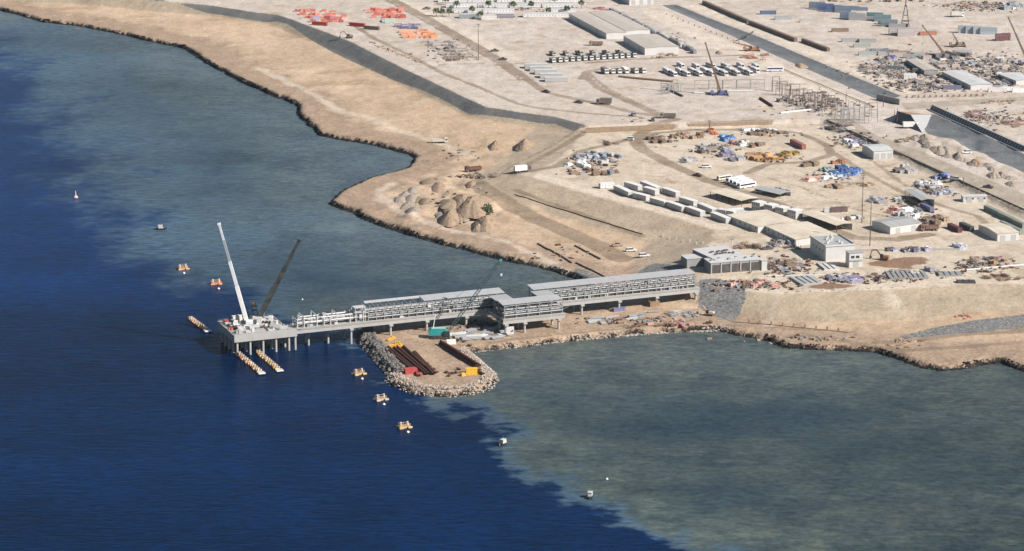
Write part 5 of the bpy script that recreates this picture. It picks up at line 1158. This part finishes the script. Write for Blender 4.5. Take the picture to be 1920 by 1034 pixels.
# ------------------------------------------------------------------ substation gantries
GL = 'brown steel portal frame in the crowded gantry rows beside the raised road'
def portal(px, py, w, h, rz, label, group, m='brownsteel'):
    b = G(px, py); t = thing('gantry_frame', label, 'gantry', b, rz, group)
    for x in (-w / 2, w / 2): MB().bar((x, 0, -.2), (x, 0, h), .34).build('post', m, t)
    MB().bar((-w / 2, 0, h), (w / 2, 0, h), .34).build('beam', m, t)
    MB().bar((-w / 2, 0, h * .55), (w / 2, 0, h * .55), .2).build('crossbar', m, t)
for i in range(22):
    u = i / 21; x = 1452 + u * 118 + random.uniform(-5, 5); y = 172 + u * 42 + random.uniform(-3, 5); portal(x, y, random.uniform(3, 7), random.uniform(6, 10), random.uniform(-.2, .3), GL, 'crowded gantries')
for i in range(14): portal(1574 + (i % 7) * 10.5, 221 + (i % 2) * 5 + i // 7 * 6, random.uniform(3, 6), random.uniform(7, 11), random.uniform(-.1, .2), 'thin steel portal frame at the end of the gantry rows by the dark wing wall', 'gantries by the wing wall', 'steel')
for i in range(5): portal(1316 + i * 26, 168 - i * .4, 9.5, 6, .05, 'thin portal of the long gantry line behind the blue crane', 'long gantry line', 'steel')
for i in range(10): portal(1262 + random.uniform(-16, 18), 172 + random.uniform(-8, 6), random.uniform(3, 6), random.uniform(3, 6), random.uniform(-.5, .5), 'low grey steel frame in the tangle before the coach row', 'steel tangle', 'steel')
def longbar(a, b, r, m, name, label, cat='pipe', h=0.0, group=None):
    A = G(*a); B = G(*b); n = max(1, int((B - A).length / 4)); mb = MB(); prev = None
    for i in range(n + 1):
        p = A.lerp(B, i / n); p.z = hz(p.x, p.y) + r * .8 + h
        if prev is not None: mb.cyl(prev - A, p - A, r, 6)
        prev = p
    return mesh_thing(name, mb, m, label, cat, A, 0, group)
longbar((1302, 176), (1360, 177), .7, 'white', 'steel_pipe', 'white pipe on the sand below the blue crane'); longbar((1362, 172), (1414, 172), .6, 'roofw', 'steel_pipe', 'pale pipe behind the blue crane'); longbar((1463, 214), (1520, 208), .8, 'white', 'steel_pipe', 'white pipe below the crowded gantries'); longbar((1425, 186), (1448, 201), .8, 'rust', 'steel_pipe', 'brown pipe before the crowded gantries'); longbar((1250, 168), (1280, 182), .7, 'darksteel', 'steel_pipe', 'dark pipe beside the steel tangle'); longbar((1160, 145), (1262, 155), .8, 'timber', 'steel_pipe', 'long brown pipe run behind the curved wheel tracks')
longbar((965, 366), (1205, 440), .26, 'rust', 'buried_pipeline', 'brown pipeline running along the beige slope', 'pipeline'); longbar((1008, 458), (1072, 494), .42, 'darksteel', 'pipeline', 'black pipeline on the sand, seaward of its pair', 'pipeline'); longbar((1078, 462), (1126, 487), .42, 'darksteel', 'pipeline', 'black pipeline on the sand, landward of its pair', 'pipeline'); longbar((1080, 494), (1135, 521), .42, 'darksteel', 'pipeline', 'black pipeline ending under the trestle', 'pipeline')
longbar((1372, 604), (1590, 624), .22, 'timber', 'low_fence_rail', 'low brown rail along the shore track', 'rail')

# ------------------------------------------------------------------ markers, blocks and fence posts
post_m = MB().box(-.3, .3, -.3, .3, -.1, .9).box(-.2, .2, -.2, .2, .9, 1.3)
pmw = post_m.mesh('marker_post', 'white'); pmd = post_m.mesh('concrete_block', 'timber')
for i in range(11):
    x = 1478 + i * 22; o = link('marker_post', pmw); o.location = G(x, 549 - i * 1.0); tag(o, 'white marker post on the embankment crest above the shore', 'post', 'marker posts on the crest')
for i in range(10):
    x = 1243 + i * 12.5; o = link('marker_post', pmw); o.location = G(x, 444 + i * 2.2 + (i % 2) * 3); tag(o, 'white marker post on the beige slope behind the pump house', 'post', 'marker posts on the slope')
for i in range(14):
    o = link('concrete_block', pmd); o.location = G(1700 + i * 11, 184 - i * .25); o.scale = (2.2, 1.6, 1.2); tag(o, 'brown block in the line along the road crossing the channel', 'block', 'blocks along the road crossing')
for i in range(9):
    o = link('concrete_block', pmd); o.location = G(1404 + i * 21, 606 + i * 2.0); o.scale = (1.3, 1.2, 1.5); tag(o, 'brown post beside the low rail of the shore track', 'post', 'posts along the shore track')
for i in range(16):
    o = link('concrete_block', pmd); o.location = G(1250 + i * 10.4, 22 + i * 4.1 + 6); o.scale = (1.2, 1.2, 1); tag(o, 'small block in the line along the near bank of the channel', 'block', 'blocks along the near bank')
# ------------------------------------------------------------------ channel walls
zt = ZU
wall_of('dark wing wall across the end of the far channel', 'wing_wall', P(1643, 193, zt - 2), P(1686, 200, zt - 1), 5.6, .8, 'concd')
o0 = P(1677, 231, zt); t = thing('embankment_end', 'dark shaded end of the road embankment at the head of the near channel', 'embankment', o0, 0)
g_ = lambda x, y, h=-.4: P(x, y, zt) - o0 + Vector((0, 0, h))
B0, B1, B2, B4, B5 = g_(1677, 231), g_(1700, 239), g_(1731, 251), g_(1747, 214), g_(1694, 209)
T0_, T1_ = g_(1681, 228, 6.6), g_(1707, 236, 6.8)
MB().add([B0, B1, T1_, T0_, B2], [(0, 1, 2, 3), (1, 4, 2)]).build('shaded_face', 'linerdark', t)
MB().add([T1_ + Vector((.01, 0, 0)), B2 + Vector((.01, 0, 0)), B4], [(0, 1, 2)]).build('lined_slope', 'roofg', t)
MB().add([T0_ + Vector((.01, .01, 0)), T1_ + Vector((.01, .01, 0)), B4 + Vector((0, .01, 0)), B5, B0 + Vector((0, .02, 0))], [(0, 1, 2, 3), (4, 0, 3)]).build('earth_back', 'soil', t)
A = P(1746, 206, zt); B = P(1925, 287, zt); rzz = ang(A, B); L = (B - A).length
t = thing('ribbed_wall', 'long brown ribbed wall along the landward side of the near channel', 'wall', A, rzz)
n = 36
for i in range(n):
    x = i * L / n; MB().box(x + .05, x + L / n - .05, 1.2, 1.6, -.6, 2.9).build('panel', 'tanc', t); MB().hexa([(x, -1.6, -.6), (x + 1.3, -1.6, -.6), (x + 1.3, 1.18, -.6), (x, 1.18, -.6), (x, .4, 3.0), (x + 1.3, .4, 3.0), (x + 1.3, 1.18, 3.0), (x, 1.18, 3.0)]).build('rib', 'conc', t)
MB().box(0, L, .3, 1.9, 3.005, 3.25).build('coping', 'conc', t); MB().box(0, L, -2.6, -1.7, -.6, .6).build('kerb', 'conc', t)
wall_of('long dark brown added face for the shaded bank under the edge of the raised road', 'bank_face', P(1549, 233, ZY), P(1930, 407, ZY), 2.8, .5, 'brownsteel')  # upright dark panels added to give the embankment side its shade
wall_of('low brown earth bank face from the grey revetment to the gap in the bank', 'bank_face', P(1098, 249, ZY), P(1265, 242, ZY), 2.7, .5, 'soil'); wall_of('low brown earth bank face beyond the gap in the bank', 'bank_face', P(1292, 240, ZY), P(1448, 235, ZY), 2.0, .5, 'soil')  # upright soil faces added in place of the sloping earth banks
longbar((1470, 132), (1640, 203), .25, 'timber', 'channel_fence', 'low brown fence rail along the channel bank by the gantries', 'fence', .5); longbar((1390, 79), (1412, 69), .5, 'darksteel', 'channel_footbridge', 'dark pipe bridge crossing the lined channel', 'bridge', 3.2)
longbar((1100, 250), (1262, 243), .3, 'timber', 'bank_kerb', 'low brown kerb along the foot of the brown bank', 'kerb')
wall_of('thin pale boundary wall along the yard edge before the cream-roofed shed', 'boundary_wall', G(1612, 472), G(1800, 470), .9, .2, 'conc'); wall_of('pale boundary wall running past the cream-roofed shed', 'boundary_wall', G(1800, 468), G(1935, 452), .9, .2, 'conc')
# formwork mats by the embankment
def mat_slab(px, py, L, Wd, H, rz, m, label, group=None):
    b = G(px, py); t = thing('formwork_mat', label, 'formwork', b, rz, group)
    MB().box(0, L, 0, Wd, .0, H).build('panel', m, t); k = int(L / 2.5)
    for i in range(k): MB().box(i * L / k + .1, i * L / k + .35, -.06, Wd + .06, H + .002, H + .25).build('rib', 'darksteel', t)
mat_slab(1666, 524, 20, 12, .9, .05, 'concd', 'large grey formwork mat near the embankment crest'); mat_slab(1760, 519, 12, 7, .8, .05, 'concd', 'smaller grey formwork mat beside the large one'); mat_slab(1795, 532, 9, 4, 1, .0, 'darksteel', 'dark narrow formwork mat at the embankment edge'); mat_slab(1500, 536, 12, 14, .8, .3, 'roofg', 'striped grey formwork mat by the gravel abutment'); mat_slab(1545, 508, 8, 12, .6, .2, 'roofw', 'pale formwork mat in front of the tall white block')
longbar((1812, 508), (1925, 498), .55, 'white', 'steel_pipe', 'long white pipe along the yard edge beyond the formwork mats'); longbar((1440, 519), (1600, 516), .35, 'roofw', 'steel_pipe', 'pale pipe running from the pump house past the white block'); longbar((1565, 516), (1640, 521), .4, 'roofw', 'steel_pipe', 'pale pipe beside the striped formwork mat')

# ------------------------------------------------------------------ laydown yards: many small stacks
def st_pipes():
    mb = MB(); r = .32
    for k in range(3):
        for i in range(5 - k): mb.cyl((-3 + random.uniform(-.3, .3), (i - (4 - k) / 2) * .66, r + k * .57), (3, (i - (4 - k) / 2) * .66, r + k * .57), r, 7)
    return mb
def st_timber():
    mb = MB()
    for k in range(4):
        for i in range(4): mb.box(-2 + random.uniform(-.3, .1), 2 + random.uniform(-.1, .3), i * .62 - 1.25, i * .62 - .68, .12 + k * .36, .42 + k * .36)
    return mb
def st_crates():
    mb = MB()
    for i in range(3):
        for j in range(2):
            h = random.uniform(.9, 2.0); mb.box(i * 1.6 - 2.4, i * 1.6 - 1.0, j * 1.5 - 1.5, j * 1.5 - .2, 0, h); mb.box(i * 1.6 - 2.45, i * 1.6 - .95, j * 1.5 - 1.55, j * 1.5 - .15, h + .002, h + .1)
    return mb
def st_frame():
    mb = MB()
    for k in range(7):
        z = random.uniform(.2, .5 + k * .2); mb.bar((-2.6, -1.4 + k * .45, z), (2.6, -1.3 + k * .45, z + random.uniform(-.2, .5)), .22)
    for x in (-2, 0, 2): mb.bar((x, -1.5, .3), (x, 1.6, .7), .22); mb.bar((x, -1.4, .1), (x, -1.4, random.uniform(1, 2)), .2)
    return mb
def st_tarp():
    mb = MB(); n = 6; vs = []; fs = []
    for j in range(n + 1):
        for i in range(n + 1):
            e = min(i, n - i, j, n - j); vs.append(((i / n - .5) * 5, (j / n - .5) * 4, 0 if e == 0 else random.uniform(.8, 1.6)))
    for j in range(n):
        for i in range(n): fs.append((j * (n + 1) + i, j * (n + 1) + i + 1, (j + 1) * (n + 1) + i + 1, (j + 1) * (n + 1) + i))
    return mb.add(vs, fs)
def st_rubble():
    mb = MB()
    for i in range(7): mb.blob((random.uniform(-1.8, 1.8), random.uniform(-1.5, 1.5), .3), random.uniform(.4, .9), (1.2, 1, .7), 5, 3, .35)
    return mb
def st_form():
    mb = MB()
    for i in range(5): mb.box(-2.4, 2.4, i * .75 - 1.9, i * .75 - 1.35, 0, random.uniform(1.2, 2.2)); mb.box(-2.5, 2.5, i * .75 - 1.7, i * .75 - 1.55, 2.2, 2.35)
    return mb
KIND = {k: ([f().mesh(nm, 'tarp' if k == 'tarp' else 'paint') for _ in range(4)], nm, cat) for k, f, nm, cat in (('pipes', st_pipes, 'pipe_stack', 'pipes'), ('timber', st_timber, 'timber_stack', 'timber'), ('crates', st_crates, 'crate_stack', 'crates'),
    ('frame', st_frame, 'steel_stack', 'steel'), ('tarp', st_tarp, 'covered_stack', 'tarpaulin'), ('rubble', st_rubble, 'scrap_pile', 'scrap'), ('form', st_form, 'formwork_stack', 'formwork'))}
def zone(cx, cy, rx, ry, n, kinds, cols, label, s=1.0, a0=.45, z0=9):
    """label has %s for the kind of stack"""
    words = dict(pipes='stack of pipes', timber='timber stack', crates='group of crates', frame='heap of steel sections', tarp='covered stack', rubble='scrap pile', form='formwork stack')
    for i in range(n):
        for _ in range(30):
            u, v = random.uniform(-1, 1), random.uniform(-1, 1)
            if u * u + v * v < 1: break
        b = G(cx + u * rx, cy + v * ry, z0); k = random.choice(kinds); mes, nm, cat = KIND[k]
        o = link(nm, random.choice(mes), None, jit(random.choice(cols), .3)); o.location = b; o.rotation_euler = (0, 0, a0 + random.choice((0, math.pi / 2)) + random.uniform(-.15, .15)); f = s * random.uniform(.7, 1.25); o.scale = (f, f, f * random.uniform(.8, 1.2))
        tag(o, label % words[k], cat, (label % words[k])[:60])
BR = [(.22, .15, .10), (.28, .2, .14), (.15, .11, .09)]; GR = [(.36, .36, .37), (.28, .29, .32), (.45, .44, .43)]; DKc = [(.12, .1, .1), (.18, .14, .12), (.1, .09, .1)]; WH = [(.68, .67, .66), (.6, .58, .57)]
BLU = [(.06, .12, .30), (.08, .16, .36), (.1, .15, .26)]; ORG = [(.62, .2, .10), (.6, .26, .15), (.66, .3, .2)]; ORY = [(.5, .25, .09), (.52, .31, .13), (.42, .2, .09), (.36, .24, .15)]; PK = [(.5, .25, .24), (.56, .32, .28)]; PU = [(.19, .18, .30), (.22, .2, .28)]; TN = [(.42, .33, .24), (.38, .28, .2)]; MIX = BR + GR + DKc + TN
zone(1118, 297, 42, 10, 26, ['frame', 'pipes', 'crates'], GR + [(.22, .25, .32)], 'grey %s in the laydown seaward of the white cabins'); zone(1112, 322, 46, 9, 20, ['frame', 'rubble', 'timber'], BR + GR, 'brownish %s behind the pinkish white cabin'); zone(1150, 270, 18, 4, 5, ['rubble', 'frame'], DKc, 'dark %s beyond the grey laydown', .9)
zone(1085, 310, 22, 5, 6, ['crates', 'tarp'], WH, 'white %s in the seaward laydown')
zone(1236, 264, 22, 7, 14, ['timber', 'rubble', 'frame'], BR, 'brown %s just inside the bend of the yard track'); zone(1285, 257, 35, 4, 12, ['frame', 'crates'], TN + BR, 'tan %s along the inner edge of the yard track'); zone(1330, 281, 36, 8, 18, ['timber', 'frame', 'crates'], BR + GR, 'brown %s below the blue tarpaulins'); zone(1350, 290, 28, 4, 8, ['crates', 'frame'], GR + PU, 'grey %s before the orange formwork')
zone(1358, 261, 14, 5, 8, ['tarp'], BLU + [(.1, .3, .55)], 'bright blue %s in the middle of the looped yard', 1.15); zone(1338, 250, 12, 3, 5, ['form', 'frame'], ORG, 'orange %s beside the blue tarpaulins'); zone(1380, 270, 20, 5, 6, ['tarp', 'crates'], WH + PK, 'pale %s beside the blue tarpaulins'); zone(1405, 272, 24, 5, 10, ['timber', 'frame'], BR, 'dark brown %s behind the orange formwork')
zone(1440, 251, 42, 4, 16, ['timber', 'crates', 'frame'], BR + DKc, 'dark %s along the far side of the looped yard'); zone(1430, 246, 40, 2, 7, ['crates', 'tarp'], WH, 'white %s along the far side of the looped yard', .9); zone(1388, 302, 22, 5, 10, ['frame', 'crates'], GR, 'grey %s at the end of the orange formwork')
zone(1432, 298, 32, 5.5, 26, ['form', 'frame', 'pipes'], ORY, 'orange %s in the long row inside the looped yard'); zone(1482, 292, 22, 4, 14, ['form', 'frame'], [(.5, .36, .13), (.45, .29, .11)], 'yellow-orange %s at the end of the long row'); zone(1287, 302, 17, 4, 9, ['frame', 'crates'], GR, 'grey %s by the near side of the looped track', .9)
zone(1585, 325, 24, 7, 18, ['tarp', 'crates'], BLU, 'blue %s in the open middle of the yard', 1.15); zone(1552, 332, 18, 5, 9, ['tarp', 'crates'], WH + [(.4, .5, .6)], 'white %s beside the blue stacks'); zone(1545, 322, 12, 3, 4, ['crates'], [(.3, .36, .36)], 'grey-green %s behind the blue stacks'); zone(1519, 336, 16, 5, 9, ['frame', 'tarp', 'rubble'], PK, 'pink %s beside the white stacks'); zone(1570, 351, 28, 4, 10, ['timber', 'rubble'], BR, 'brown %s below the blue stacks'); zone(1620, 346, 24, 4, 6, ['frame', 'timber'], TN, 'tan %s behind the light mast')
zone(1520, 311, 12, 2, 3, ['timber'], BR, 'dark flat %s beyond the blue stacks', 1.3); zone(1575, 306, 12, 2, 3, ['timber', 'crates'], [(.3, .14, .08)], 'rusty %s beyond the blue stacks'); zone(1463, 358, 16, 4, 7, ['tarp', 'rubble'], PU, 'purple %s beside the low brown-roofed shelter')
zone(1590, 411, 25, 5, 9, ['timber', 'crates', 'rubble'], BR + WH, 'mixed %s at the foot of the two light masts', .8); zone(1660, 378, 30, 5, 12, ['frame', 'pipes', 'crates'], GR, 'grey %s landward of the two light masts'); zone(1675, 395, 12, 5, 8, ['frame', 'crates'], PK + [(.45, .15, .12)], 'reddish %s before the tin-roofed shelter'); zone(1705, 400, 24, 8, 16, ['form', 'frame', 'crates'], GR + WH, 'grey %s before the tin-roofed shelter'); zone(1745, 415, 26, 7, 14, ['crates', 'frame', 'rubble'], BR + DKc, 'dark %s behind the green-roofed shed'); zone(1705, 412, 10, 3, 4, ['tarp'], WH, 'white %s behind the green-roofed shed')
zone(1738, 348, 22, 6, 14, ['frame', 'crates', 'tarp'], GR + WH, 'grey %s at the foot of the raised road'); zone(1765, 362, 26, 5, 14, ['frame', 'pipes', 'tarp'], GR + [(.3, .32, .45)], 'blue-grey %s at the foot of the raised road'); zone(1762, 332, 16, 4, 7, ['tarp'], PU + BLU, 'deep blue %s at the foot of the raised road'); zone(1705, 320, 26, 6, 12, ['crates', 'frame', 'timber'], DKc + GR, 'dark %s below the pale green-roofed shed'); zone(1600, 270, 22, 6, 14, ['frame', 'crates', 'tarp'], GR + WH + PU, 'mixed %s between the raised road and the looped yard'); zone(1570, 240, 30, 5, 14, ['rubble', 'frame'], DKc + GR, 'dark %s where the raised road begins'); zone(1690, 262, 18, 6, 10, ['rubble', 'frame'], BR, 'brown %s on the shoulder of the raised road', .7)
zone(1470, 500, 30, 10, 22, ['frame', 'rubble', 'crates', 'timber'], BR + GR, 'mixed %s between the pump house and the tall white block'); zone(1420, 533, 60, 7, 26, ['frame', 'rubble', 'crates'], BR + TN + PK, 'brown %s along the crest above the gravel abutment', .8); zone(1480, 460, 30, 8, 12, ['frame', 'crates'], DKc + GR, 'dark %s in the shade of the mess halls'); zone(1400, 462, 30, 6, 12, ['frame', 'rubble'], DKc + BR, 'dark %s behind the screen building'); zone(1300, 487, 20, 5, 8, ['frame', 'rubble'], [(.2, .1, .1), (.3, .2, .18)], 'reddish %s above the grey gravel cone', .8)
zone(1590, 525, 40, 6, 18, ['frame', 'crates', 'pipes'], GR + WH + PU, 'grey %s beside the striped formwork mat', .9); zone(1720, 512, 60, 5, 14, ['frame', 'crates'], BR + GR, 'brown %s behind the large formwork mat', .9); zone(1850, 490, 45, 6, 16, ['frame', 'crates', 'rubble'], BR + PK + GR, 'pinkish %s behind the long white pipe', .9); zone(1700, 469, 45, 3, 16, ['tarp', 'crates'], WH + PU + DKc, 'white and purple %s along the thin boundary wall', .9); zone(1800, 463, 14, 5, 7, ['crates', 'tarp'], GR + [(.5, .52, .6)], 'blue-grey %s at the end of the thin boundary wall', 1.1); zone(1880, 522, 40, 5, 10, ['rubble', 'frame'], BR + TN, 'brown %s on the crest beyond the formwork mats', .8); zone(1810, 595, 20, 3, 8, ['rubble'], [(.35, .16, .12)], 'reddish %s on the lower embankment', .7); zone(1700, 645, 35, 10, 16, ['rubble'], TN + BR, 'tan %s on the sandy southern point', .7)
# upper scrap yard
GBR = [(.30, .25, .22), (.21, .175, .16), (.38, .33, .30), (.27, .245, .24)]
zone(1660, 128, 50, 16, 44, ['rubble', 'frame', 'timber'], GBR, 'brown %s in the scrap yard along the channel', .95); zone(1720, 160, 45, 10, 30, ['rubble', 'frame', 'crates'], GBR, 'brown %s at the corner of the scrap yard by the road', .95); zone(1790, 120, 50, 12, 34, ['frame', 'crates', 'pipes'], GBR + GR, 'grey %s in the middle of the scrap yard'); zone(1865, 125, 50, 16, 40, ['frame', 'crates', 'pipes', 'timber'], GBR + GR, 'grey %s at the far side of the scrap yard'); zone(1880, 150, 36, 10, 18, ['frame', 'crates'], DKc + GR, 'dark %s behind the white road containers'); zone(1665, 108, 14, 4, 6, ['tarp'], [(.08, .08, .2)], 'dark blue %s in the scrap yard'); zone(1725, 112, 16, 3, 6, ['crates'], [(.25, .32, .28)], 'green %s below the leaning crane boom'); zone(1780, 104, 40, 3, 12, ['frame', 'crates'], DKc, 'dark %s at the foot of the leaning crane boom')
zone(1830, 10, 55, 7, 34, ['rubble'], [(.3, .18, .14), (.38, .26, .2)], 'reddish brown %s in the wide dump beyond the container stacks', 1.2, z0=11); zone(1900, 12, 25, 8, 14, ['crates', 'frame'], GR + [(.3, .36, .4)], 'blue-grey %s at the far corner beyond the dump', 1.2); zone(1640, 3, 100, 2, 18, ['rubble', 'crates'], BR, 'brown %s along the far edge of the open sand', .9)
zone(1832, 216, 18, 6, 12, ['frame', 'rubble'], [(.4, .28, .25), (.26, .17, .16)], 'pinkish %s on the red ground beyond the ribbed wall'); zone(1905, 232, 22, 7, 16, ['rubble', 'frame'], [(.38, .25, .21), (.28, .19, .17)], 'reddish %s at the bend of the red dirt track'); zone(1880, 192, 40, 4, 12, ['rubble'], BR + TN, 'brown %s along the road beyond the ribbed wall', .8)
zone(1240, 104, 36, 5, 10, ['rubble', 'frame'], TN + BR, 'tan %s before the lone warehouse', .8); zone(1130, 18, 14, 3, 8, ['rubble', 'frame'], [(.35, .14, .12)], 'reddish %s behind the twin warehouses'); zone(1520, 190, 60, 18, 34, ['frame', 'crates', 'rubble'], GBR + [(.22, .21, .3)], 'bluish %s among the crowded gantries', .8); zone(1410, 108, 30, 6, 8, ['frame', 'rubble'], [(.35, .18, .12)], 'rusty %s beside the channel bank')
# upper left stacks
def rows(x0, y0, x1, y1, skew, nx, ny, kinds, cols, label, s=1.0, z0=11):
    words = dict(pipes='stack of pipes', crates='group of crates', form='formwork stack', frame='heap of steel sections')
    for j in range(ny):
        for i in range(nx):
            if random.random() < .12: continue
            k = random.choice(kinds); mes, nm, cat = KIND[k]; v = j / max(1, ny - 1)
            b = G(x0 + (x1 - x0) * i / (nx - 1) + skew * v + random.uniform(-1.2, 1.2), y0 + (y1 - y0) * v + random.uniform(-.5, .5), z0)
            o = link(nm, random.choice(mes), None, jit(random.choice(cols), .25)); o.location = b; o.rotation_euler = (0, 0, .04 + random.uniform(-.05, .05)); f = s * random.uniform(.75, 1.0); o.scale = (f, f, f * random.uniform(.7, 1.3)); tag(o, label % words[k], cat, (label % words[k])[:60])
SAL = [(.66, .27, .2), (.6, .2, .15), (.68, .34, .27), (.5, .12, .1)]
rows(558, 22, 626, 34, 18, 8, 3, ['form', 'crates'], SAL, 'salmon red %s in the block beside the bend of the grey revetment'); rows(582, 37, 645, 42, 4, 7, 2, ['form', 'crates'], [(.4, .08, .07), (.55, .2, .16), (.3, .3, .45), (.62, .4, .35)], 'dark red %s at the front of the salmon block')
rows(690, 20, 752, 34, 12, 8, 4, ['form', 'crates'], [(.6, .16, .12), (.62, .24, .18), (.5, .12, .1)], 'red %s in the block beside the sandy road')
rows(755, 61, 806, 71, 8, 6, 3, ['form', 'pipes'], [(.68, .32, .18), (.66, .36, .25)], 'orange %s in the bright block by the sandy road', 1.15)
zone(768, 50, 24, 5, 12, ['frame', 'pipes'], PU + [(.35, .25, .3)], 'purplish %s between the red block and the bright orange block', 1.0, .05, 11); zone(730, 42, 18, 3, 7, ['pipes'], [(.35, .42, .38)], 'pale green %s before the red block', 1.0, .05, 11); rows(798, 80, 850, 108, 40, 5, 6, ['pipes', 'frame'], [(.33, .29, .27), (.4, .36, .33)], 'grey-brown %s in the parallel rows by the thin tall mast', 1.0); zone(836, 86, 32, 12, 6, ['pipes', 'timber', 'frame'], [(.33, .29, .27), (.4, .36, .33)], 'grey %s in the parallel rows by the thin tall mast', 1.1, .05, 11); zone(860, 112, 36, 4, 12, ['frame', 'rubble'], BR + TN, 'brown %s at the end of the parallel rows', .9, .05, 11)
for i in range(26): 
    u = i / 25; zone(694 + u * 95, 80 + u * 38, 4, 2, 1, ['rubble'], [(.26, .2, .16), (.34, .24, .18)], 'brown %s in the long ragged line beside the grey revetment', .9, .3, 11)
zone(900, 330, 45, 4, 16, ['rubble', 'frame'], [(.3, .24, .19), (.2, .16, .14)], 'dark %s on the track at the root of the headland', .7, z0=4); zone(1190, 226, 40, 4, 6, ['rubble'], BR, 'brown %s along the top of the brown bank', .6)
zone(1280, 590, 30, 6, 8, ['frame'], GR, 'grey %s on the beach near the abutment', .8, z0=3); zone(1250, 610, 60, 5, 12, ['frame', 'timber'], BR + PK, 'brown %s on the beach before the trestle', .7, z0=3)

# ------------------------------------------------------------------ uncountable litter between the stacks
def litter(name, zones, label, cat, cols):
    mb = MB()
    for (cx, cy, rx, ry, n) in zones:
        for i in range(n):
            u, v = random.gauss(0, .5), random.gauss(0, .5)
            b = G(cx + u * rx, cy + v * ry, 9); a = random.uniform(0, 3.14); L = random.uniform(.3, 1.6); w = random.uniform(.2, .8); h = random.uniform(.15, .9)
            ca, sa = math.cos(a), math.sin(a); mi = random.randrange(len(cols))
            mb.hexa([(b.x + x * ca - y * sa, b.y + x * sa + y * ca, b.z + z) for z in (-.05, h) for x, y in ((-L, -w), (L, -w), (L, w), (-L, w))], mi)
    o = mb.build(name, cols); tag(o, label, cat, None, 'stuff')
litter('yard_litter', [(1236, 264, 30, 8, 40), (1335, 282, 50, 10, 70), (1440, 252, 55, 5, 50), (1440, 297, 70, 7, 60), (1570, 332, 50, 12, 60), (1700, 395, 45, 18, 110), (1750, 355, 40, 14, 90), (1470, 500, 60, 18, 200), (1410, 535, 70, 8, 160), (1620, 522, 110, 8, 200), (1840, 500, 70, 12, 120), (1112, 308, 50, 18, 120), (1600, 262, 50, 14, 90)], 'small litter of boards and offcuts strewn over the lower yards', 'litter', ['timber', 'concd', 'brownsteel', 'darksteel', 'tanc', 'rust'])
litter('scrap_litter', [(1680, 130, 70, 22, 560), (1780, 130, 90, 30, 700), (1880, 140, 50, 30, 400), (1840, 12, 80, 9, 300), (1860, 222, 60, 16, 160), (1530, 195, 70, 22, 240), (1740, 165, 80, 8, 240)], 'dense small litter strewn through the upper scrap yard', 'litter', ['timber', 'concd', 'tanc', 'darksteel', 'brownsteel', 'roofg'])
litter('laydown_litter', [(845, 95, 45, 16, 120), (1250, 80, 40, 16, 80), (960, 14, 120, 14, 160)], 'small litter between the far stacks and huts', 'litter', ['timber', 'concd', 'tanc', 'darksteel'])
litter('shore_litter', [(1190, 602, 90, 6, 120), (900, 612, 50, 10, 70), (890, 332, 40, 5, 50), (830, 370, 60, 25, 24), (1060, 475, 60, 14, 24), (1500, 636, 120, 5, 40), (870, 290, 60, 16, 16)], 'small litter along the sandy shore and causeway', 'litter', ['timber', 'concd', 'tanc', 'rust'])

# ------------------------------------------------------------------ haze
hb = MB().box(-28000, 28000, -9000, 59000, -9, 384)
hm = bpy.data.materials.new('thin_haze'); hm.use_nodes = True; hn = hm.node_tree; hn.nodes.clear()
pv = hn.nodes.new('ShaderNodeVolumePrincipled'); pv.inputs['Color'].default_value = (.55, .78, 1, 1); pv.inputs['Density'].default_value = HAZE; pv.inputs['Anisotropy'].default_value = .3
mo = hn.nodes.new('ShaderNodeOutputMaterial'); hn.links.new(pv.outputs[0], mo.inputs['Volume'])
o = hb.build('haze', hm); o['kind'] = 'stuff'; o['label'] = 'thin pale haze in the air over the coast'; o['category'] = 'haze'

# ------------------------------------------------------------------ labels that count along a row from something one can find
ORD = 'first second third fourth fifth sixth seventh eighth ninth tenth eleventh twelfth thirteenth fourteenth fifteenth sixteenth seventeenth eighteenth'.split()
ROWS = {'white site cabins along the embankment': '%s white cabin from the pinkish cabin along the embankment crest',
    'office modules': '%s two-storey white office module from the open shade canopy',
    'lorries in the long front row': '%s tipper lorry from the staggered barrack huts in the long front row',
    'lorries in the sparse back row': '%s dark tipper lorry from the barrack huts in the sparse back row',
    'lorries in the short row': '%s white lorry from the barrack huts in the short row of six',
    'coaches in the long row': '%s white coach from the short lorry row in the long coach row',
    'coaches in the second row': '%s pale coach from the lorries in the broken row behind the long coach row',
    'four coaches by the canopy': '%s white coach from the shade canopy in the tight group of four',
    'staggered barrack huts': '%s staggered barrack hut counted from the lorry rows towards the grey revetment',
    'long gantry line': '%s thin portal from the steel tangle in the long gantry line',
    'marker posts on the crest': '%s white marker post from the gravel abutment on the embankment crest',
    'blocks along the road crossing': '%s brown block from the far channel in the line along the road',
    'posts along the shore track': '%s brown post from the gravel abutment along the shore track rail',
    'blocks along the near bank': '%s small block from the channel head along its near bank',
    'short container line': '%s dark container from the channel wall in the short line by the scrap yard',
    'piles on the seaward side of the causeway': '%s rusty tubular pile from the dark rocks on the seaward side of the causeway'}
cnt_ = {}
for o in list(C.objects):
    g = o.get('group')
    if g in ROWS and o.parent is None:
        k = cnt_.get(g, 0); cnt_[g] = k + 1
        if k < len(ORD): o['label'] = ROWS[g] % ORD[k]
